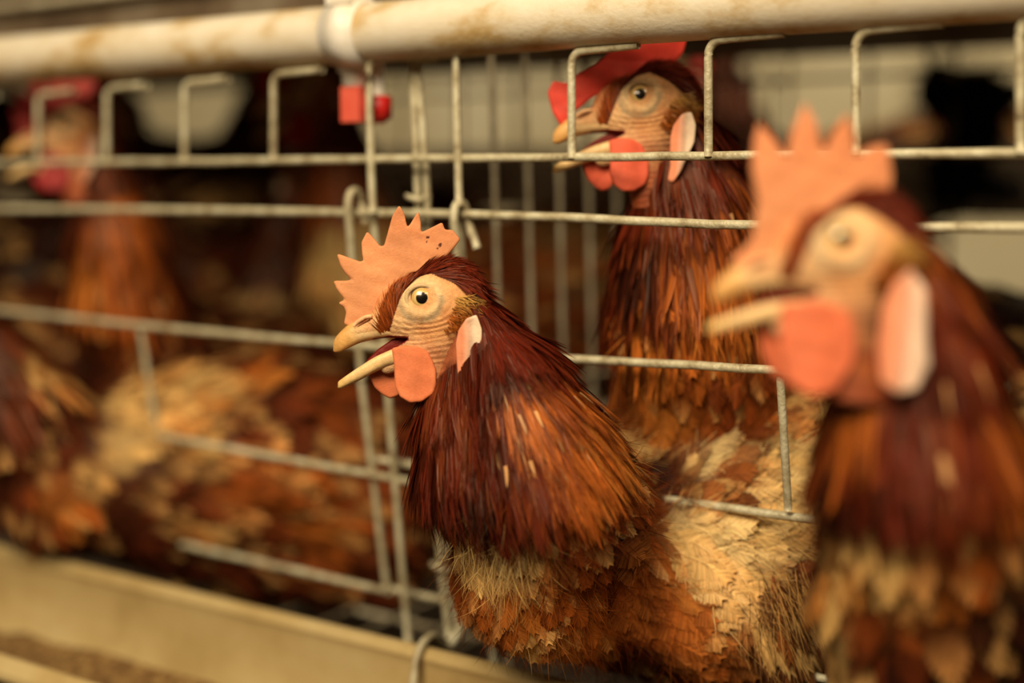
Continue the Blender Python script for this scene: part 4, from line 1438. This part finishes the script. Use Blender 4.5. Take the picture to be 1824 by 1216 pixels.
far_hen('blurred buff hen behind the loop-hung left panel near the partition', (815, 520), 1.30, 1, 1.15, 'rb', [(560, 430, 80, 'c'), (560, 520, 90, 'cg'), (600, 460, 90, 'c'), (590, 570, 70, 'cg'), (900, 480, 90, 'ob'), (1000, 430, 90, 'rt')], 61)
far_hen('blurred rust hen behind the partition wires left of the gaping hen', (1080, 560), 1.62, -1, 1.05, 'ro', [(900, 560, 100, 'or'), (1000, 420, 100, 'ob')], 62)
far_hen('dim blurred brown hen deep inside above the cream-patched one', (420, 520), 1.45, 1, 1.1, 'bd', [(470, 560, 40, 'c'), (380, 520, 60, 'db')], 63)
far_hen('dim blurred hen in the gap between far left hen and drinker', (330, 330), 1.62, -1, 1.0, 'db', [(420, 330, 90, 'bo')], 64)
far_hen('dim dark hen in the depth of the left end of the cage', (60, 470), 1.45, 1, 1.1, 'dk', [], 67)
far_hen('dim brown hen deep behind the left panel, facing right in the gloom', (330, 620), 1.40, -1, 1.05, 'bd', [(470, 560, 40, 'c')], 68)
far_hen('dark hen with its tail raised behind the nearest hen at right', (1960, 680), 1.10, -1, 1.1, 'dk', [(1790, 620, 60, 'kd'), (1850, 660, 80, 'k')], 65)
far_hen('dark blurred hen behind the wires between the two right heads', (1440, 330), 1.55, 1, 1.0, 'db', [(1480, 300, 80, 'kd')], 66)

# ------------------------------------------------------------------ black clump hung on the rear wire
rng = np.random.default_rng(5)
DC = 1.22
clump = thing('dust_clump', 'black tangled clump hanging from a cord behind the right end', 'clump', tuple(W(1715, 380, DC)))
pts = [((1672, 140), (1690, 170), .010, .016), ((1690, 170), (1735, 190), .016, .026), ((1735, 190), (1748, 240), .026, .016), ((1735, 185), (1810, 168), .010, .005), ((1748, 240), (1700, 300), .014, .020), ((1700, 300), (1690, 345), .020, .016), ((1700, 315), (1800, 345), .016, .007), ((1665, 165), (1650, 160), .012, .007)]
segs = [(W(*a, DC), W(*b, DC + .01), r, s_) for a, b, r, s_ in pts]
P_ = np.array([p for a, b, _, _ in segs for p in (a, b)])
lo, hi = P_.min(0) - 0.045, P_.max(0) + 0.045
G = grid(lo, hi, 0.004)
f = None
for a, b, r, s_ in segs:
    d = sd_cone(G, a, b, r, s_)
    f = d if f is None else smin(f, d, 0.01)
f = f + 0.005 * vnoise(G, 160, 2) + 0.003 * vnoise(G, 330, 4)
CV, CF = surface_nets(f, lo, 0.004)
part('clump_core', CV, [CF], M_BLACK, clump)
P, N = sample_surface(CV, CF, 1800, 4)
k0 = np.tile(lin((16, 12, 9)), (len(P), 1))
V, F, C, _n = strips(P, nrm(N + 0.8 * rng.normal(size=N.shape)), N, rng.uniform(0.008, 0.025, len(P)), 0.0007, k0, k0, lift=0.5, seg=3, jit=0.4)
o = part('clump_fuzz', V, [F], M_FEATHER, clump, col=C, smooth=False)
o['kind'] = 'stuff'
tube_part('cord', smooth_path([W(1632, 30, DC), W(1645, 80, DC), W(1672, 140, DC)], 8), 0.0022, M_BLACK, clump, 8)
